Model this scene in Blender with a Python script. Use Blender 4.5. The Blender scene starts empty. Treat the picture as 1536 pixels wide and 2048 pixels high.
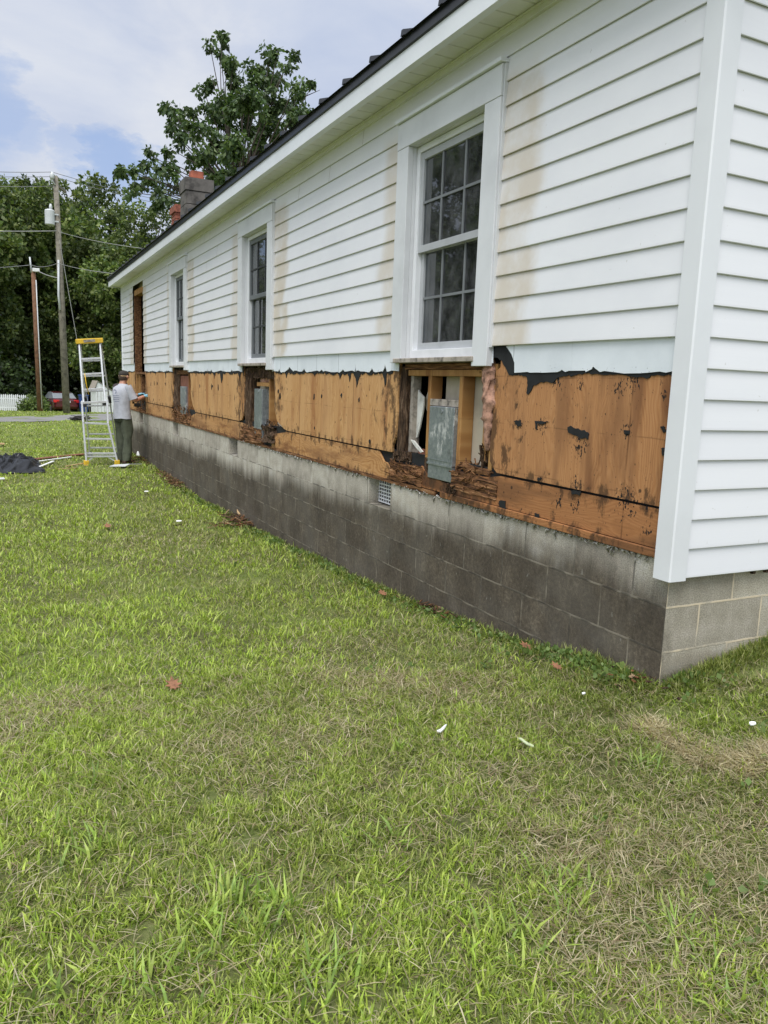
import bpy, bmesh, math, random
import numpy as np
from mathutils import Vector, Matrix, noise
random.seed(7); rng = np.random.default_rng(11)
S = bpy.context.scene; COL = S.collection
rad = math.radians

# ------------------------------------------------------------ camera
F_PX, W_PX, H_PX = 1549.36, 1536.0, 2048.0
YAW, PIT, ROL = .4653977, .1620237, .0364304
CP = Vector((-2.55984, -2.34662, 1.32627))
fw = Vector((math.sin(YAW)*math.cos(PIT), math.cos(YAW)*math.cos(PIT), -math.sin(PIT)))
r0 = Vector((math.cos(YAW), -math.sin(YAW), 0)); u0 = r0.cross(fw)
r2 = math.cos(ROL)*r0 + math.sin(ROL)*u0; u2 = -math.sin(ROL)*r0 + math.cos(ROL)*u0
cam = bpy.data.cameras.new('camera'); co = bpy.data.objects.new('camera', cam); COL.objects.link(co)
cam.sensor_fit = 'VERTICAL'; cam.sensor_height = 36.0; cam.sensor_width = 27.0
cam.lens = F_PX/H_PX*36.0; cam.clip_start = .05; cam.clip_end = 3000
mw = Matrix.Identity(4)
for i in range(3):
    mw[i][0] = r2[i]; mw[i][1] = u2[i]; mw[i][2] = -fw[i]; mw[i][3] = CP[i]
co.matrix_world = mw; S.camera = co
def ray(px, py): return fw + r2*((px-W_PX/2)/F_PX) - u2*((py-H_PX/2)/F_PX)
def wl(px, py, x0=0.0):                      # point of the long wall's plane x = x0 -> (y, z)
    d = ray(px, py); t = (x0-CP.x)/d.x; p = CP+d*t; return (p.y, p.z)
def dist(px, py, D): return CP + ray(px, py)*D

# ------------------------------------------------------------ node helper
class G:
    def __init__(s, nt): s.nt = nt
    def n(s, t, *ins, out=0, **kw):
        nd = s.nt.nodes.new('ShaderNode'+t)
        for k, v in kw.items():
            if k in nd.inputs: s.put(nd.inputs[k], v)
            else: setattr(nd, k, v)
        for i, v in enumerate(ins):
            if v is not None: s.put(nd.inputs[i], v)
        return nd.outputs[out] if len(nd.outputs) else None
    def put(s, sock, v):
        if isinstance(v, bpy.types.NodeSocket): s.nt.links.new(v, sock)
        else:
            if isinstance(v, (tuple, list)) and len(v) == 3 and sock.type == 'RGBA': v = (*v, 1)
            sock.default_value = v
    def m(s, op, a, b=None, c=None, clamp=False): return s.n('Math', a, b, c, operation=op, use_clamp=clamp)
    def mix(s, f, a, b, mode='MIX'): return s.n('MixRGB', f, a, b, blend_type=mode)
    def sm(s, v, a, b, lo=0.0, hi=1.0): return s.n('MapRange', v, a, b, lo, hi, interpolation_type='SMOOTHSTEP')
    def ramp(s, f, pts):
        nd = s.nt.nodes.new('ShaderNodeValToRGB'); e = nd.color_ramp.elements
        while len(e) < len(pts): e.new(.5)
        for el, (p, c) in zip(e, pts): el.position = p; el.color = (*c, 1) if len(c) == 3 else c
        s.put(nd.inputs[0], f); return nd.outputs[0]
    def noise(s, vec, sc, det=4, rough=.55, dist_=0.0): return s.n('TexNoise', Vector=vec, Scale=sc, Detail=det, Roughness=rough, Distortion=dist_)
    def pos(s):
        p = s.n('NewGeometry', out=0); nd = s.nt.nodes.new('ShaderNodeSeparateXYZ'); s.put(nd.inputs[0], p)
        return p, nd.outputs[0], nd.outputs[1], nd.outputs[2]
    def xyz(s, x, y, z): return s.n('CombineXYZ', x, y, z)
    def bump(s, h, st=.5, d=.01): return s.n('Bump', Strength=st, Distance=d, Height=h)

# ------------------------------------------------------------ sun, sky, exposure
SUN = Vector((-.40, -.46, 1.12)).normalized()
sl = bpy.data.lights.new('sun', 'SUN'); sl.energy = 2.9; sl.angle = rad(35); sl.color = (1, .98, .95)
so = bpy.data.objects.new('sun', sl); COL.objects.link(so)
so.rotation_euler = (-SUN).to_track_quat('-Z', 'Y').to_euler()
w = bpy.data.worlds.new('World'); S.world = w; w.use_nodes = True
g = G(w.node_tree); w.node_tree.nodes.clear()
sky = g.n('TexSky', sky_type='NISHITA', sun_disc=False, sun_elevation=math.asin(SUN.z),
          sun_rotation=math.atan2(SUN.x, SUN.y), air_density=1.0, dust_density=1.5, ozone_density=1.5)
dirv = g.n('TexCoord', out=0)
sx = w.node_tree.nodes.new('ShaderNodeSeparateXYZ'); g.put(sx.inputs[0], dirv)
zc = g.m('MAXIMUM', sx.outputs[2], .03)
flat = g.n('VectorMath', dirv, (1, 1, 2.2), operation='MULTIPLY')
wob = g.noise(flat, 5.0, 6, .6)
wc = g.n('VectorMath', g.n('VectorMath', g.n('TexNoise', Vector=flat, Scale=9.0, Detail=6.0, Roughness=.65, out=1), (.5, .5, .5), operation='SUBTRACT'), (.19, .19, .09), operation='MULTIPLY')
dw = g.n('VectorMath', dirv, wc, operation='ADD')
blue = None
for px, py, c0, c1, amt in ((-25, 205, .9980, .9999, .62), (50, 245, .9991, .99995, .5), (150, 285, .9992, .99997, .5), (235, 320, .9986, .9999, .8), (285, 365, .9990, .99995, .6), (680, 90, .990, .9999, .22), (150, 80, .992, .9999, .12), (-420, 250, .97, .995, .8), (1500, -500, .93, .985, .6)):
    d = ray(px, py).normalized()
    b = g.m('MULTIPLY', g.sm(g.n('VectorMath', g.n('VectorMath', dw, operation='NORMALIZE'), tuple(d), operation='DOT_PRODUCT', out=1), c0, c1), amt)
    blue = b if blue is None else g.m('MAXIMUM', blue, b)
cl = g.ramp(g.noise(flat, 2.6, 7, .55, .6), [(.30, (4.9, 5.6, 7.2)), (.45, (6.0, 6.6, 8.0)), (.57, (7.2, 7.6, 8.5)), (.72, (8.3, 8.5, 8.9))])
glow = g.sm(g.n('VectorMath', dirv, tuple(SUN), operation='DOT_PRODUCT', out=1), .0, 1.0, .85, 1.5)
cl = g.mix(1.0, cl, glow, 'MULTIPLY')
skyb = g.mix(1.0, sky, (.95, .95, 1.0), 'MULTIPLY')
skb = g.mix(.6, skyb, (3.4, 4.9, 8.2))
colr = g.mix(blue, cl, skb)
low = g.sm(sx.outputs[2], -.06, .0)
colr = g.mix(low, (1.2, 1.3, 1.1), colr)
bg = g.n('Background', colr, .1)
g.n('OutputWorld', bg)
S.view_settings.view_transform = 'Standard'; S.view_settings.look = 'None'
S.view_settings.exposure = .20; S.view_settings.gamma = 1.0

# ------------------------------------------------------------ mesh helper
class MB:
    def __init__(s): s.v = []; s.f = []; s.mi = []
    def add(s, vs, fs, m=0):
        b = len(s.v); s.v += [tuple(p) for p in vs]; s.f += [tuple(b+i for i in f) for f in fs]; s.mi += [m]*len(fs)
    def box(s, a, b, m=0):
        (x0, y0, z0), (x1, y1, z1) = a, b
        x0, x1 = min(x0, x1), max(x0, x1); y0, y1 = min(y0, y1), max(y0, y1); z0, z1 = min(z0, z1), max(z0, z1)
        s.add([(x0,y0,z0),(x1,y0,z0),(x1,y1,z0),(x0,y1,z0),(x0,y0,z1),(x1,y0,z1),(x1,y1,z1),(x0,y1,z1)],
              [(0,3,2,1),(4,5,6,7),(0,1,5,4),(1,2,6,5),(2,3,7,6),(3,0,4,7)], m)
        return s
    def beam(s, p, q, wd, th, up=(0, 0, 1), m=0):
        p, q = Vector(p), Vector(q); d = (q-p).normalized(); a = d.cross(Vector(up))
        if a.length < 1e-4: a = d.cross(Vector((1, 0, 0)))
        a.normalize(); b = a.cross(d); a = a*wd/2; b = b*th/2
        s.add([p-a-b, p+a-b, p+a+b, p-a+b, q-a-b, q+a-b, q+a+b, q-a+b],
              [(0,3,2,1),(4,5,6,7),(0,1,5,4),(1,2,6,5),(2,3,7,6),(3,0,4,7)], m); return s
    def tube(s, path, r, n=8, m=0, cap=True):
        path = [Vector(p) for p in path]; rs = r if isinstance(r, (list, tuple)) else [r]*len(path); rings = []
        for i, p in enumerate(path):
            d = (path[min(i+1, len(path)-1)]-path[max(i-1, 0)]).normalized()
            a = d.cross(Vector((0, 0, 1)) if abs(d.z) < .95 else Vector((1, 0, 0))).normalized(); b = d.cross(a)
            rings.append([p+(a*math.cos(2*math.pi*k/n)+b*math.sin(2*math.pi*k/n))*rs[i] for k in range(n)])
        s.loft(rings, m, cap); return s
    def loft(s, rings, m=0, cap=True):
        n = len(rings[0]); b = len(s.v)
        for rg in rings: s.v += [tuple(p) for p in rg]
        k0 = len(s.f)
        for i in range(len(rings)-1):
            for k in range(n):
                k2 = (k+1) % n; s.f.append((b+i*n+k, b+i*n+k2, b+(i+1)*n+k2, b+(i+1)*n+k))
        if cap:
            s.f.append(tuple(b+k for k in reversed(range(n)))); s.f.append(tuple(b+(len(rings)-1)*n+k for k in range(n)))
        s.mi += [m]*(len(s.f)-k0); return s
    def prism(s, poly, x0, x1, m=0):         # (y, z) outline given a thickness along x
        n = len(poly); s.add([(x0, y, z) for y, z in poly]+[(x1, y, z) for y, z in poly],
            [tuple(range(n)), tuple(reversed(range(n, 2*n)))]+[(k, n+k, n+(k+1) % n, (k+1) % n) for k in range(n)], m); return s
    def build(s, name, mats, parent=None, smooth=False, bevel=0, recalc=True, local=False):
        me = bpy.data.meshes.new(name); off = Vector((0, 0, 0))
        if parent is not None and not local:
            q = parent
            while q: off = off+q.location; q = q.parent
        me.from_pydata([tuple(Vector(p)-off) for p in s.v], [], s.f)
        mats = mats if isinstance(mats, (list, tuple)) else [mats]
        for m in mats: me.materials.append(m)
        me.polygons.foreach_set('material_index', s.mi)
        if recalc:
            bm = bmesh.new(); bm.from_mesh(me); bmesh.ops.recalc_face_normals(bm, faces=bm.faces); bm.to_mesh(me); bm.free()
        if smooth: me.polygons.foreach_set('use_smooth', [True]*len(me.polygons))
        me.update(); o = bpy.data.objects.new(name, me); COL.objects.link(o); o.parent = parent
        if bevel:
            bv = o.modifiers.new('bevel', 'BEVEL'); bv.width = bevel; bv.segments = 2; bv.limit_method = 'ANGLE'; bv.angle_limit = rad(50)
        return o
def np_mesh(name, verts, loops, starts, totals, mat, parent=None, cols=None, smooth=False, vpf=None):
    me = bpy.data.meshes.new(name); me.vertices.add(len(verts)); me.vertices.foreach_set('co', np.asarray(verts, np.float32).ravel())
    me.loops.add(len(loops)); me.loops.foreach_set('vertex_index', np.asarray(loops, np.int32))
    me.polygons.add(len(starts)); me.polygons.foreach_set('loop_start', np.asarray(starts, np.int32))
    me.polygons.foreach_set('use_smooth', [smooth]*len(starts))
    if cols is not None:
        at = me.color_attributes.new('Col', 'FLOAT_COLOR', 'POINT'); c = np.ones((len(verts), 4), np.float32); c[:, :3] = cols; at.data.foreach_set('color', c.ravel())
    me.update(calc_edges=True); me.validate(); me.materials.append(mat)
    o = bpy.data.objects.new(name, me); COL.objects.link(o); o.parent = parent; return o
def tag(o, label=None, cat=None, group=None, kind=None):
    for k, v in (('label', label), ('category', cat), ('group', group), ('kind', kind)):
        if v: o[k] = v
    return o
def thing(name, label, cat, loc=(0, 0, 0), group=None, parent=None):
    o = bpy.data.objects.new(name, None); COL.objects.link(o); o.location = loc; o.parent = parent; o.empty_display_size = .2
    return tag(o, label, cat, group)
def sub(name, parent, loc=(0, 0, 0), label=None):
    o = bpy.data.objects.new(name, None); COL.objects.link(o); o.parent = parent; o.location = loc; o.empty_display_size = .1
    return tag(o, label)
def copy_tree(o, parent=None):
    c = o.copy(); COL.objects.link(c); c.parent = parent
    for ch in list(o.children): copy_tree(ch, c)
    return c

# ------------------------------------------------------------ materials
def mat(name):
    m = bpy.data.materials.new(name); m.use_nodes = True; m.node_tree.nodes.clear(); return m, G(m.node_tree)
def fin(g, col, rough=.6, spec=.5, metal=0.0, nrm=None, **kw):
    a = dict(Metallic=metal, Roughness=rough); a['Base Color'] = col; a['Specular IOR Level'] = spec
    if nrm is not None: a['Normal'] = nrm
    a.update(kw); g.n('OutputMaterial', g.n('BsdfPrincipled', **a))
def plain(name, col, rough=.6, var=.12, sc=8, metal=0.0, spec=.5, bumpst=.15, dark=None):
    m, g = mat(name); p, x, y, z = g.pos()
    nz = g.noise(p, sc, 5, .6); dk = dark or tuple(c*(1-2.2*var) for c in col); lt = tuple(min(1, c*(1+var)) for c in col)
    c = g.ramp(nz, [(.3, dk), (.5, col), (.72, lt)])
    fin(g, c, rough, spec, metal, g.bump(g.noise(p, sc*6, 4), bumpst, .004)); return m
M = {}
def vinyl():
    m, g = mat('white vinyl'); p, x, y, z = g.pos()
    lo = g.noise(g.xyz(0, g.m('MULTIPLY', y, .7), g.m('MULTIPLY', z, 1.2)), 2.0, 5, .6)
    fine = g.noise(g.xyz(0, g.m('MULTIPLY', y, 5), g.m('MULTIPLY', z, 90)), 3.0, 3, .6)
    c = g.ramp(lo, [(.3, (.70, .705, .725)), (.6, (.755, .757, .77))])
    edge = g.m('MULTIPLY', g.m('SUBTRACT', g.noise(p, 7, 4), .5), .12)
    ci = g.m('FLOOR', g.m('DIVIDE', g.m('SUBTRACT', z, 1.567), .1264)); jit = g.n('TexWhiteNoise', None, ci, noise_dimensions='1D', out=0)
    yy = g.m('ADD', g.m('ADD', y, edge), g.m('MULTIPLY', g.m('SUBTRACT', jit, .5), .13)); st = None                     # tan stained bands beside the windows
    for a, b, amt in ((1.10, 1.46, .9), (2.55, 2.86, .85), (4.95, 5.4, 1.0), (6.45, 6.86, .8), (8.86, 9.3, .9), (10.4, 10.72, .75), (12.7, 13.1, .8), (14.1, 14.62, .8)):
        k = g.m('MULTIPLY', g.m('MULTIPLY', g.sm(yy, a-.07, a+.06), g.sm(yy, b-.06, b+.07, 1.0, 0.0)), amt)
        st = k if st is None else g.m('MAXIMUM', st, k)
    st = g.m('MULTIPLY', st, g.sm(x, .05, .0)); st = g.m('MULTIPLY', st, g.sm(z, 3.06, 2.9))
    st = g.m('MULTIPLY', st, g.sm(g.noise(p, 3.5, 5, .65), .25, .6, .35, .95))
    c = g.mix(st, c, (.575, .51, .415))
    spots = g.m('MULTIPLY', g.sm(g.noise(p, 38, 2), .73, .78), .35)
    c = g.mix(spots, c, (.35, .32, .26))
    fin(g, c, .42, .4, 0, g.bump(fine, .14, .002)); return m
M['vinyl'] = vinyl()
M['trim'] = plain('painted trim', (.66, .67, .68), .45, .05, 3, bumpst=.03)
M['post'] = plain('white corner vinyl', (.715, .727, .74), .4, .03, 2, bumpst=.02)
M['fascia'] = plain('white fascia metal', (.74, .76, .78), .4, .04, 2.5, bumpst=.03)
M['soffit'] = plain('white soffit vinyl', (.72, .72, .68), .5, .05, 4, bumpst=.03)
M['sash'] = plain('white window vinyl', (.74, .75, .76), .4, .05, 5, bumpst=.02)
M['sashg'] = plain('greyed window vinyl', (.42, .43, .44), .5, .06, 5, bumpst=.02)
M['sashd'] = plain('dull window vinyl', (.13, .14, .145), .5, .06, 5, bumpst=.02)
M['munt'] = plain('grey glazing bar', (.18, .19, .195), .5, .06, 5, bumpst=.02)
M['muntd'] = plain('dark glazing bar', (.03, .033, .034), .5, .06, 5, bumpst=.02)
M['roof'] = plain('black metal roof', (.016, .018, .02), .35, .25, 6, metal=.2)
M['band'] = None
def band():
    m, g = mat('white backer board'); p, x, y, z = g.pos()
    t = g.noise(p, 3, 5, .6); c = g.ramp(t, [(.3, (.64, .68, .71)), (.65, (.75, .79, .82))])
    crack = g.sm(g.m('ABSOLUTE', g.m('SUBTRACT', g.m('FRACT', g.m('ADD', g.m('MULTIPLY', y, 2.05), g.m('MULTIPLY', g.noise(p, 6, 3), .06))), .5)), .004, .012, .75, 0)
    c = g.mix(g.m('MULTIPLY', crack, g.sm(g.noise(p, 1.7, 1), .4, .55)), c, (.34, .37, .38))
    spk = g.m('MULTIPLY', g.sm(g.noise(p, 70, 2), .66, .72), g.sm(z, 1.47, 1.41))
    c = g.mix(spk, c, (.05, .05, .05)); fin(g, c, .6, .4, 0, g.bump(g.noise(p, 25, 4), .2, .004)); return m
M['band'] = band()
def ply(name, a, b, c_, streak, horiz=False, rot=0.25, residue=1.0, spots=()):
    m, g = mat(name); p, x, y, z = g.pos()
    u, v = (z, y) if horiz else (y, z)
    gl = g.noise(g.xyz(g.m('MULTIPLY', u, 60), g.m('MULTIPLY', v, 2.2), 0), 1.6, 4, .65)
    wob = g.noise(g.xyz(g.m('MULTIPLY', u, 3.2), g.m('MULTIPLY', v, 1.1), 3), 1.0, 3, .5)
    wv = g.n('TexWave', g.xyz(g.m('ADD', u, g.m('MULTIPLY', wob, .55)), g.m('MULTIPLY', v, .10), 0), 16.0, 4.0, 3.0, 1.2, .6, out=1)
    t = g.m('ADD', g.m('MULTIPLY', gl, .70), g.m('MULTIPLY', wv, .30))
    col = g.ramp(t, [(.12, a), (.46, b), (.85, c_)])
    pl = g.noise(g.xyz(g.m('MULTIPLY', u, 4.5), g.m('MULTIPLY', v, .7), 9), 1.5, 4, .6)      # broad water streaks
    col = g.mix(g.sm(pl, .46, .66, 0, .95), col, streak)
    hue = g.noise(g.xyz(g.m('MULTIPLY', u, 2.2), g.m('MULTIPLY', v, .5), 4), 1.3, 3, .5); col = g.mix(g.sm(hue, .35, .65, .0, .4), col, c_)
    dm = g.noise(p, 3.3, 6, .7); col = g.mix(g.sm(dm, .56, .72, 0, rot), col, (.05, .028, .014))   # damp rot
    lf = g.m('ABSOLUTE', g.m('SUBTRACT', g.m('FRACT', g.m('ADD', g.m('MULTIPLY', y, 1.64), g.m('MULTIPLY', g.noise(p, 1.5, 2), .03))), .5))
    col = g.mix(g.m('MULTIPLY', g.sm(lf, .012, .003), g.sm(g.noise(p, 3, 2), .38, .6, 0, .8)), col, (.11, .045, .018))
    wt = None
    for c__ in (2.015, 5.92, 9.84, 13.6):                       # leaks beside each window
        k_ = g.sm(g.m('ABSOLUTE', g.m('SUBTRACT', y, c__)), 1.15, .55); wt = k_ if wt is None else g.m('MAXIMUM', wt, k_)
    lowz = g.m('MAXIMUM', g.sm(g.m('ABSOLUTE', g.m('SUBTRACT', z, .85)), .12, .0), g.sm(z, .74, .64))
    wt = g.m('MAXIMUM', wt, g.m('MULTIPLY', lowz, .85))
    wn = g.noise(g.xyz(x, g.m('MULTIPLY', y, 1.6), g.m('MULTIPLY', z, .9)), 6.5, 6, .72)
    wt = g.sm(g.m('ADD', wn, g.m('MULTIPLY', wt, .17)), .615, .73, 0, .80 if rot > .1 else 0)
    col = g.mix(wt, col, g.mix(g.noise(p, 40, 3), (.022, .013, .008), (.10, .052, .025)))
    fl = g.sm(g.noise(g.xyz(x, g.m('MULTIPLY', y, 1.0), g.m('MULTIPLY', z, .55)), 42, 3, .7), .635, .67)  # tar paper flecks
    big = g.sm(g.noise(p, 4.1, 3), .50, .60)
    col = g.mix(g.m('MULTIPLY', g.m('MULTIPLY', fl, big), residue), col, (.012, .012, .013))
    if spots:
        cl_ = None
        for (sy, sz, sr) in spots:
            d_ = g.n('VectorMath', g.xyz(0, y, z), (0, sy, sz), operation='DISTANCE', out=1)
            q_ = g.sm(d_, sr, sr*.25); cl_ = q_ if cl_ is None else g.m('MAXIMUM', cl_, q_)
        f2 = g.noise(g.xyz(x, y, g.m('MULTIPLY', z, .6)), 75, 3, .7)
        col = g.mix(g.sm(g.m('ADD', f2, g.m('MULTIPLY', cl_, .15)), .665, .695), col, (.012, .012, .013))
    nl = g.n('TexVoronoi', g.xyz(0, g.m('MULTIPLY', y, 7.0), g.m('MULTIPLY', z, 7.0)), Scale=1.0, out=0)
    col = g.mix(g.sm(nl, .085, .05, 0, .8), col, (.02, .014, .01))
    hl = g.sm(g.m('ABSOLUTE', g.m('SUBTRACT', g.m('FRACT', g.m('ADD', g.m('MULTIPLY', z, 3.9), g.m('MULTIPLY', g.noise(p, 2, 2), .12))), .5)), .0, .02, .45, 0)
    col = g.mix(g.m('MULTIPLY', hl, g.sm(g.noise(p, 5, 2), .45, .6)), col, (.10, .05, .02))
    fin(g, col, .75, .25, 0, g.bump(gl, .35, .004)); return m
SP5 = [(*wl(960+px*.28646, 640+py*.28646), r*.0011) for px, py, r in ((555,435,55),(715,450,45),(985,475,60),(1085,425,70),(285,722,55),(445,745,70),(715,870,95),(690,1140,50),(1035,780,55),(1300,520,35),(1040,1265,110),(430,1130,40),(680,1300,60),(1170,1460,50),(560,1270,60))]
M['ply_near'] = ply('orange brown plywood', (.24, .102, .037), (.385, .176, .066), (.475, .248, .108), (.16, .064, .026), residue=.55, spots=SP5)
M['ply_far'] = ply('golden plywood', (.35, .168, .060), (.50, .270, .105), (.61, .375, .175), (.35, .16, .06), residue=.9)
M['rim_near'] = ply('stained rim board', (.17, .066, .024), (.31, .128, .044), (.41, .195, .08), (.09, .038, .017), True, .75, spots=SP5)
M['rim_far'] = ply('golden rim board', (.27, .118, .04), (.44, .225, .082), (.55, .32, .145), (.19, .078, .03), True, .55)
M['stud'] = ply('pine stud', (.25, .115, .035), (.36, .185, .062), (.45, .26, .10), (.20, .085, .028), residue=.0, rot=.08)
def rot():
    m, g = mat('rotten wood'); p, x, y, z = g.pos()
    t = g.noise(g.xyz(g.m('MULTIPLY', x, 3), g.m('MULTIPLY', y, 3.2), g.m('MULTIPLY', z, .45)), 20, 6, .72)
    c = g.ramp(t, [(.30, (.008, .006, .004)), (.45, (.045, .027, .016)), (.55, (.12, .07, .04)), (.64, (.23, .16, .10)), (.74, (.46, .41, .34))])
    fin(g, c, .9, .2, 0, g.bump(t, 1.0, .03)); return m
M['rot'] = rot()
def rotb():
    m, g = mat('damp rotten board'); p, x, y, z = g.pos()
    t = g.noise(g.xyz(g.m('MULTIPLY', x, 2), g.m('MULTIPLY', y, .35), g.m('MULTIPLY', z, 4.5)), 14, 6, .70)
    c = g.ramp(t, [(.28, (.014, .009, .006)), (.42, (.075, .036, .018)), (.54, (.20, .095, .040)), (.66, (.36, .20, .095)), (.78, (.6, .54, .45))])
    fin(g, c, .9, .2, 0, g.bump(t, .8, .02)); return m
M['rotb'] = rotb()
M['tar'] = plain('black tar paper', (.008, .009, .010), .8, .3, 14)
M['drywall'] = plain('tan drywall paper', (.44, .39, .30), .85, .10, 6)
M['flap'] = plain('white torn drywall', (.66, .65, .60), .85, .15, 12)
M['insul'] = plain('pink insulation', (.40, .225, .155), .95, .30, 34, bumpst=1.0, dark=(.10, .055, .035))
M['stool'] = plain('weathered grey wood', (.33, .29, .24), .85, .35, 18, bumpst=.6)
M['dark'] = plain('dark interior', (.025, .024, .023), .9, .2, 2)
def galv():
    m, g = mat('galvanised duct metal'); p, x, y, z = g.pos()
    v = g.n('TexVoronoi', p, Scale=55.0, out=1); c = g.mix(.12, (.235, .265, .28), g.n('RGBToBW', v))
    ox = g.sm(g.noise(g.xyz(x, y, g.m('MULTIPLY', z, .45)), 30, 5, .7), .50, .60, 0, .85)
    ox = g.m('MULTIPLY', ox, g.sm(g.noise(p, 4.2, 2), .42, .6)); c = g.mix(ox, c, (.56, .57, .53))
    c = g.mix(g.sm(g.noise(p, 9, 4), .6, .75, 0, .6), c, (.07, .07, .065))
    fin(g, c, g.m('ADD', .42, g.m('MULTIPLY', ox, .4)), .5, .55, g.bump(v, .06, .002)); return m
M['galv'] = galv()
def block(name, axis, clean):
    m, g = mat(name); p, x, y, z = g.pos()
    u = y if axis == 'y' else g.m('ADD', x, .2032)
    v = g.m('ADD', z, .4064-.0136)
    wv = g.m('MULTIPLY', g.m('SUBTRACT', g.noise(p, 5, 3), .5), .012)
    vec = g.xyz(g.m('ADD', u, wv), g.m('ADD', v, wv), 0)
    bn = g.nt.nodes.new('ShaderNodeTexBrick'); bn.offset = .5; bn.offset_frequency = 2
    g.put(bn.inputs['Vector'], vec)
    for k, val in (('Scale', 1.0), ('Mortar Size', .0055), ('Mortar Smooth', .25), ('Bias', 0.0), ('Brick Width', .4064), ('Row Height', .2032)): bn.inputs[k].default_value = val
    bn.inputs['Color1'].default_value = (.0, .0, .0, 1); bn.inputs['Color2'].default_value = (1, 1, 1, 1); bn.inputs['Mortar'].default_value = (.5, .5, .5, 1)
    bc, mort = bn.outputs[0], bn.outputs[1]
    spk = g.noise(p, 160, 3, .7); mid = g.noise(p, 9, 5, .6)
    if clean: base = g.ramp(mid, [(.3, (.40, .355, .265)), (.55, (.51, .465, .365)), (.75, (.60, .565, .475))])
    else: base = g.ramp(mid, [(.3, (.43, .39, .315)), (.55, (.56, .515, .43)), (.75, (.66, .62, .54))])
    base = g.mix(.20, base, bc, 'OVERLAY'); base = g.mix(g.sm(spk, .35, .65, .55, 0), base, (.10, .095, .085))
    mc = g.mix(.0, (.64, .54, .38), (.3, .3, .3))
    # splash-up mould, dark below an uneven tide line
    big = g.noise(g.xyz(0, g.m('MULTIPLY', y, .75), 5), 1.6, 4, .6)
    streak = g.noise(g.xyz(0, g.m('MULTIPLY', y, 7), g.m('MULTIPLY', z, .7)), 1.4, 5, .7)
    if clean:
        tide = g.m('ADD', .11, g.m('MULTIPLY', g.noise(p, 3, 4), .10)); soft = .09
        mold = g.m('MULTIPLY', g.sm(g.m('SUBTRACT', z, tide), soft, -soft), .7)
        edge = g.m('MULTIPLY', g.sm(x, .12, -.02), g.sm(z, .42, .2)); mold = g.m('MAXIMUM', mold, g.m('MULTIPLY', edge, g.sm(g.noise(p, 12, 4), .35, .7, .1, .8)))
    else:
        ft = g.n('MapRange', y, 0.6, 6.5, .01, -.20)
        tide = g.m('ADD', g.m('ADD', .27, ft), g.m('ADD', g.m('MULTIPLY', big, .44), g.m('MULTIPLY', g.m('SUBTRACT', streak, .5), .20)))
        mold = g.sm(g.m('SUBTRACT', z, tide), .13, -.10, 0, .93)
        hump = g.m('MULTIPLY', g.m('MULTIPLY', g.sm(g.m('ABSOLUTE', g.m('SUBTRACT', y, .74)), .46, .1), g.sm(z, .59, .5)), g.sm(g.noise(p, 6, 4), .3, .6, .5, .85))
        mold = g.m('MAXIMUM', mold, g.m('MULTIPLY', hump, .8))
        dk2 = g.m('MULTIPLY', g.m('MULTIPLY', g.sm(streak, .55, .75), g.sm(z, .62, .42)), .35); mold = g.m('MAXIMUM', mold, dk2)
    mo = g.ramp(g.m('ADD', g.m('MULTIPLY', g.noise(p, 46, 5, .75), .55), g.m('MULTIPLY', g.noise(g.xyz(x, y, g.m('MULTIPLY', z, .7)), 5.5, 5, .65), .45)), [(.34, (.020, .015, .010)), (.46, (.050, .038, .025)), (.56, (.090, .071, .048)), (.68, (.20, .165, .118))])
    mo = g.mix(g.sm(g.noise(p, 2.2, 3), .4, .7, 0, .35), mo, (.12, .11, .09))
    lich = g.m('MULTIPLY', g.sm(g.noise(g.xyz(x, y, g.m('MULTIPLY', z, .55)), 26, 3), .67, .72), .55); mo = g.mix(lich, mo, (.27, .26, .22))
    mo = g.mix(.10, mo, bc, 'OVERLAY'); col = g.mix(mold, base, mo)
    mm = g.m('MULTIPLY', mort, g.sm(g.noise(p, 7, 3), .36, .54, .12, .9))
    if not clean: mm = g.m('MULTIPLY', mm, g.n('MapRange', mold, 0.0, 1.0, .5, .55))
    if not clean:
        line = mm
        mc2 = g.mix(mold, (.44, .41, .35), (.30, .265, .20)); col = g.mix(line, col, mc2)
        dkj = g.m('MULTIPLY', g.m('MULTIPLY', mort, g.sm(g.noise(p, 5, 3), .56, .44)), .6); col = g.mix(dkj, col, (.03, .028, .024))
    else: col = g.mix(mm, col, mc)
    h = g.m('ADD', g.m('MULTIPLY', mort, .9), g.m('MULTIPLY', spk, .35))
    fin(g, col, .92, .25, 0, g.bump(h, .55, .006)); return m
M['block_long'] = block('mould stained block', 'y', False); M['block_front'] = block('clean tan block', 'x', True)
M['mortar_drip'] = plain('squeezed mortar', (.42, .40, .36), .95, .2, 40)
M['chim'] = plain('dark weathered block', (.115, .105, .092), .95, .35, 7, bumpst=.5)
M['terra'] = plain('terracotta', (.30, .085, .045), .8, .2, 9)
M['brick'] = plain('red brick', (.26, .085, .05), .9, .35, 25)
def glassm():
    m, g = mat('window glass'); p, x, y, z = g.pos()
    fr = g.n('Fresnel', 1.5); nr = g.bump(g.noise(p, 3, 2), .012, .02)
    gl = g.n('BsdfGlossy', (.9, .93, .95), .02, Normal=nr); tr = g.n('BsdfTransparent', (.42, .46, .46))
    mx = g.n('MixShader', g.m('ADD', g.m('MULTIPLY', fr, 1.1), .05, clamp=True), tr, gl)
    dirt = g.n('BsdfDiffuse', (.42, .42, .42)); dm = g.sm(g.noise(g.xyz(x, y, g.m('MULTIPLY', z, .7)), 9, 6, .7), .34, .70, .03, .16)
    g.n('OutputMaterial', g.n('MixShader', dm, mx, dirt)); return m
M['glass'] = glassm()
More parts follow.
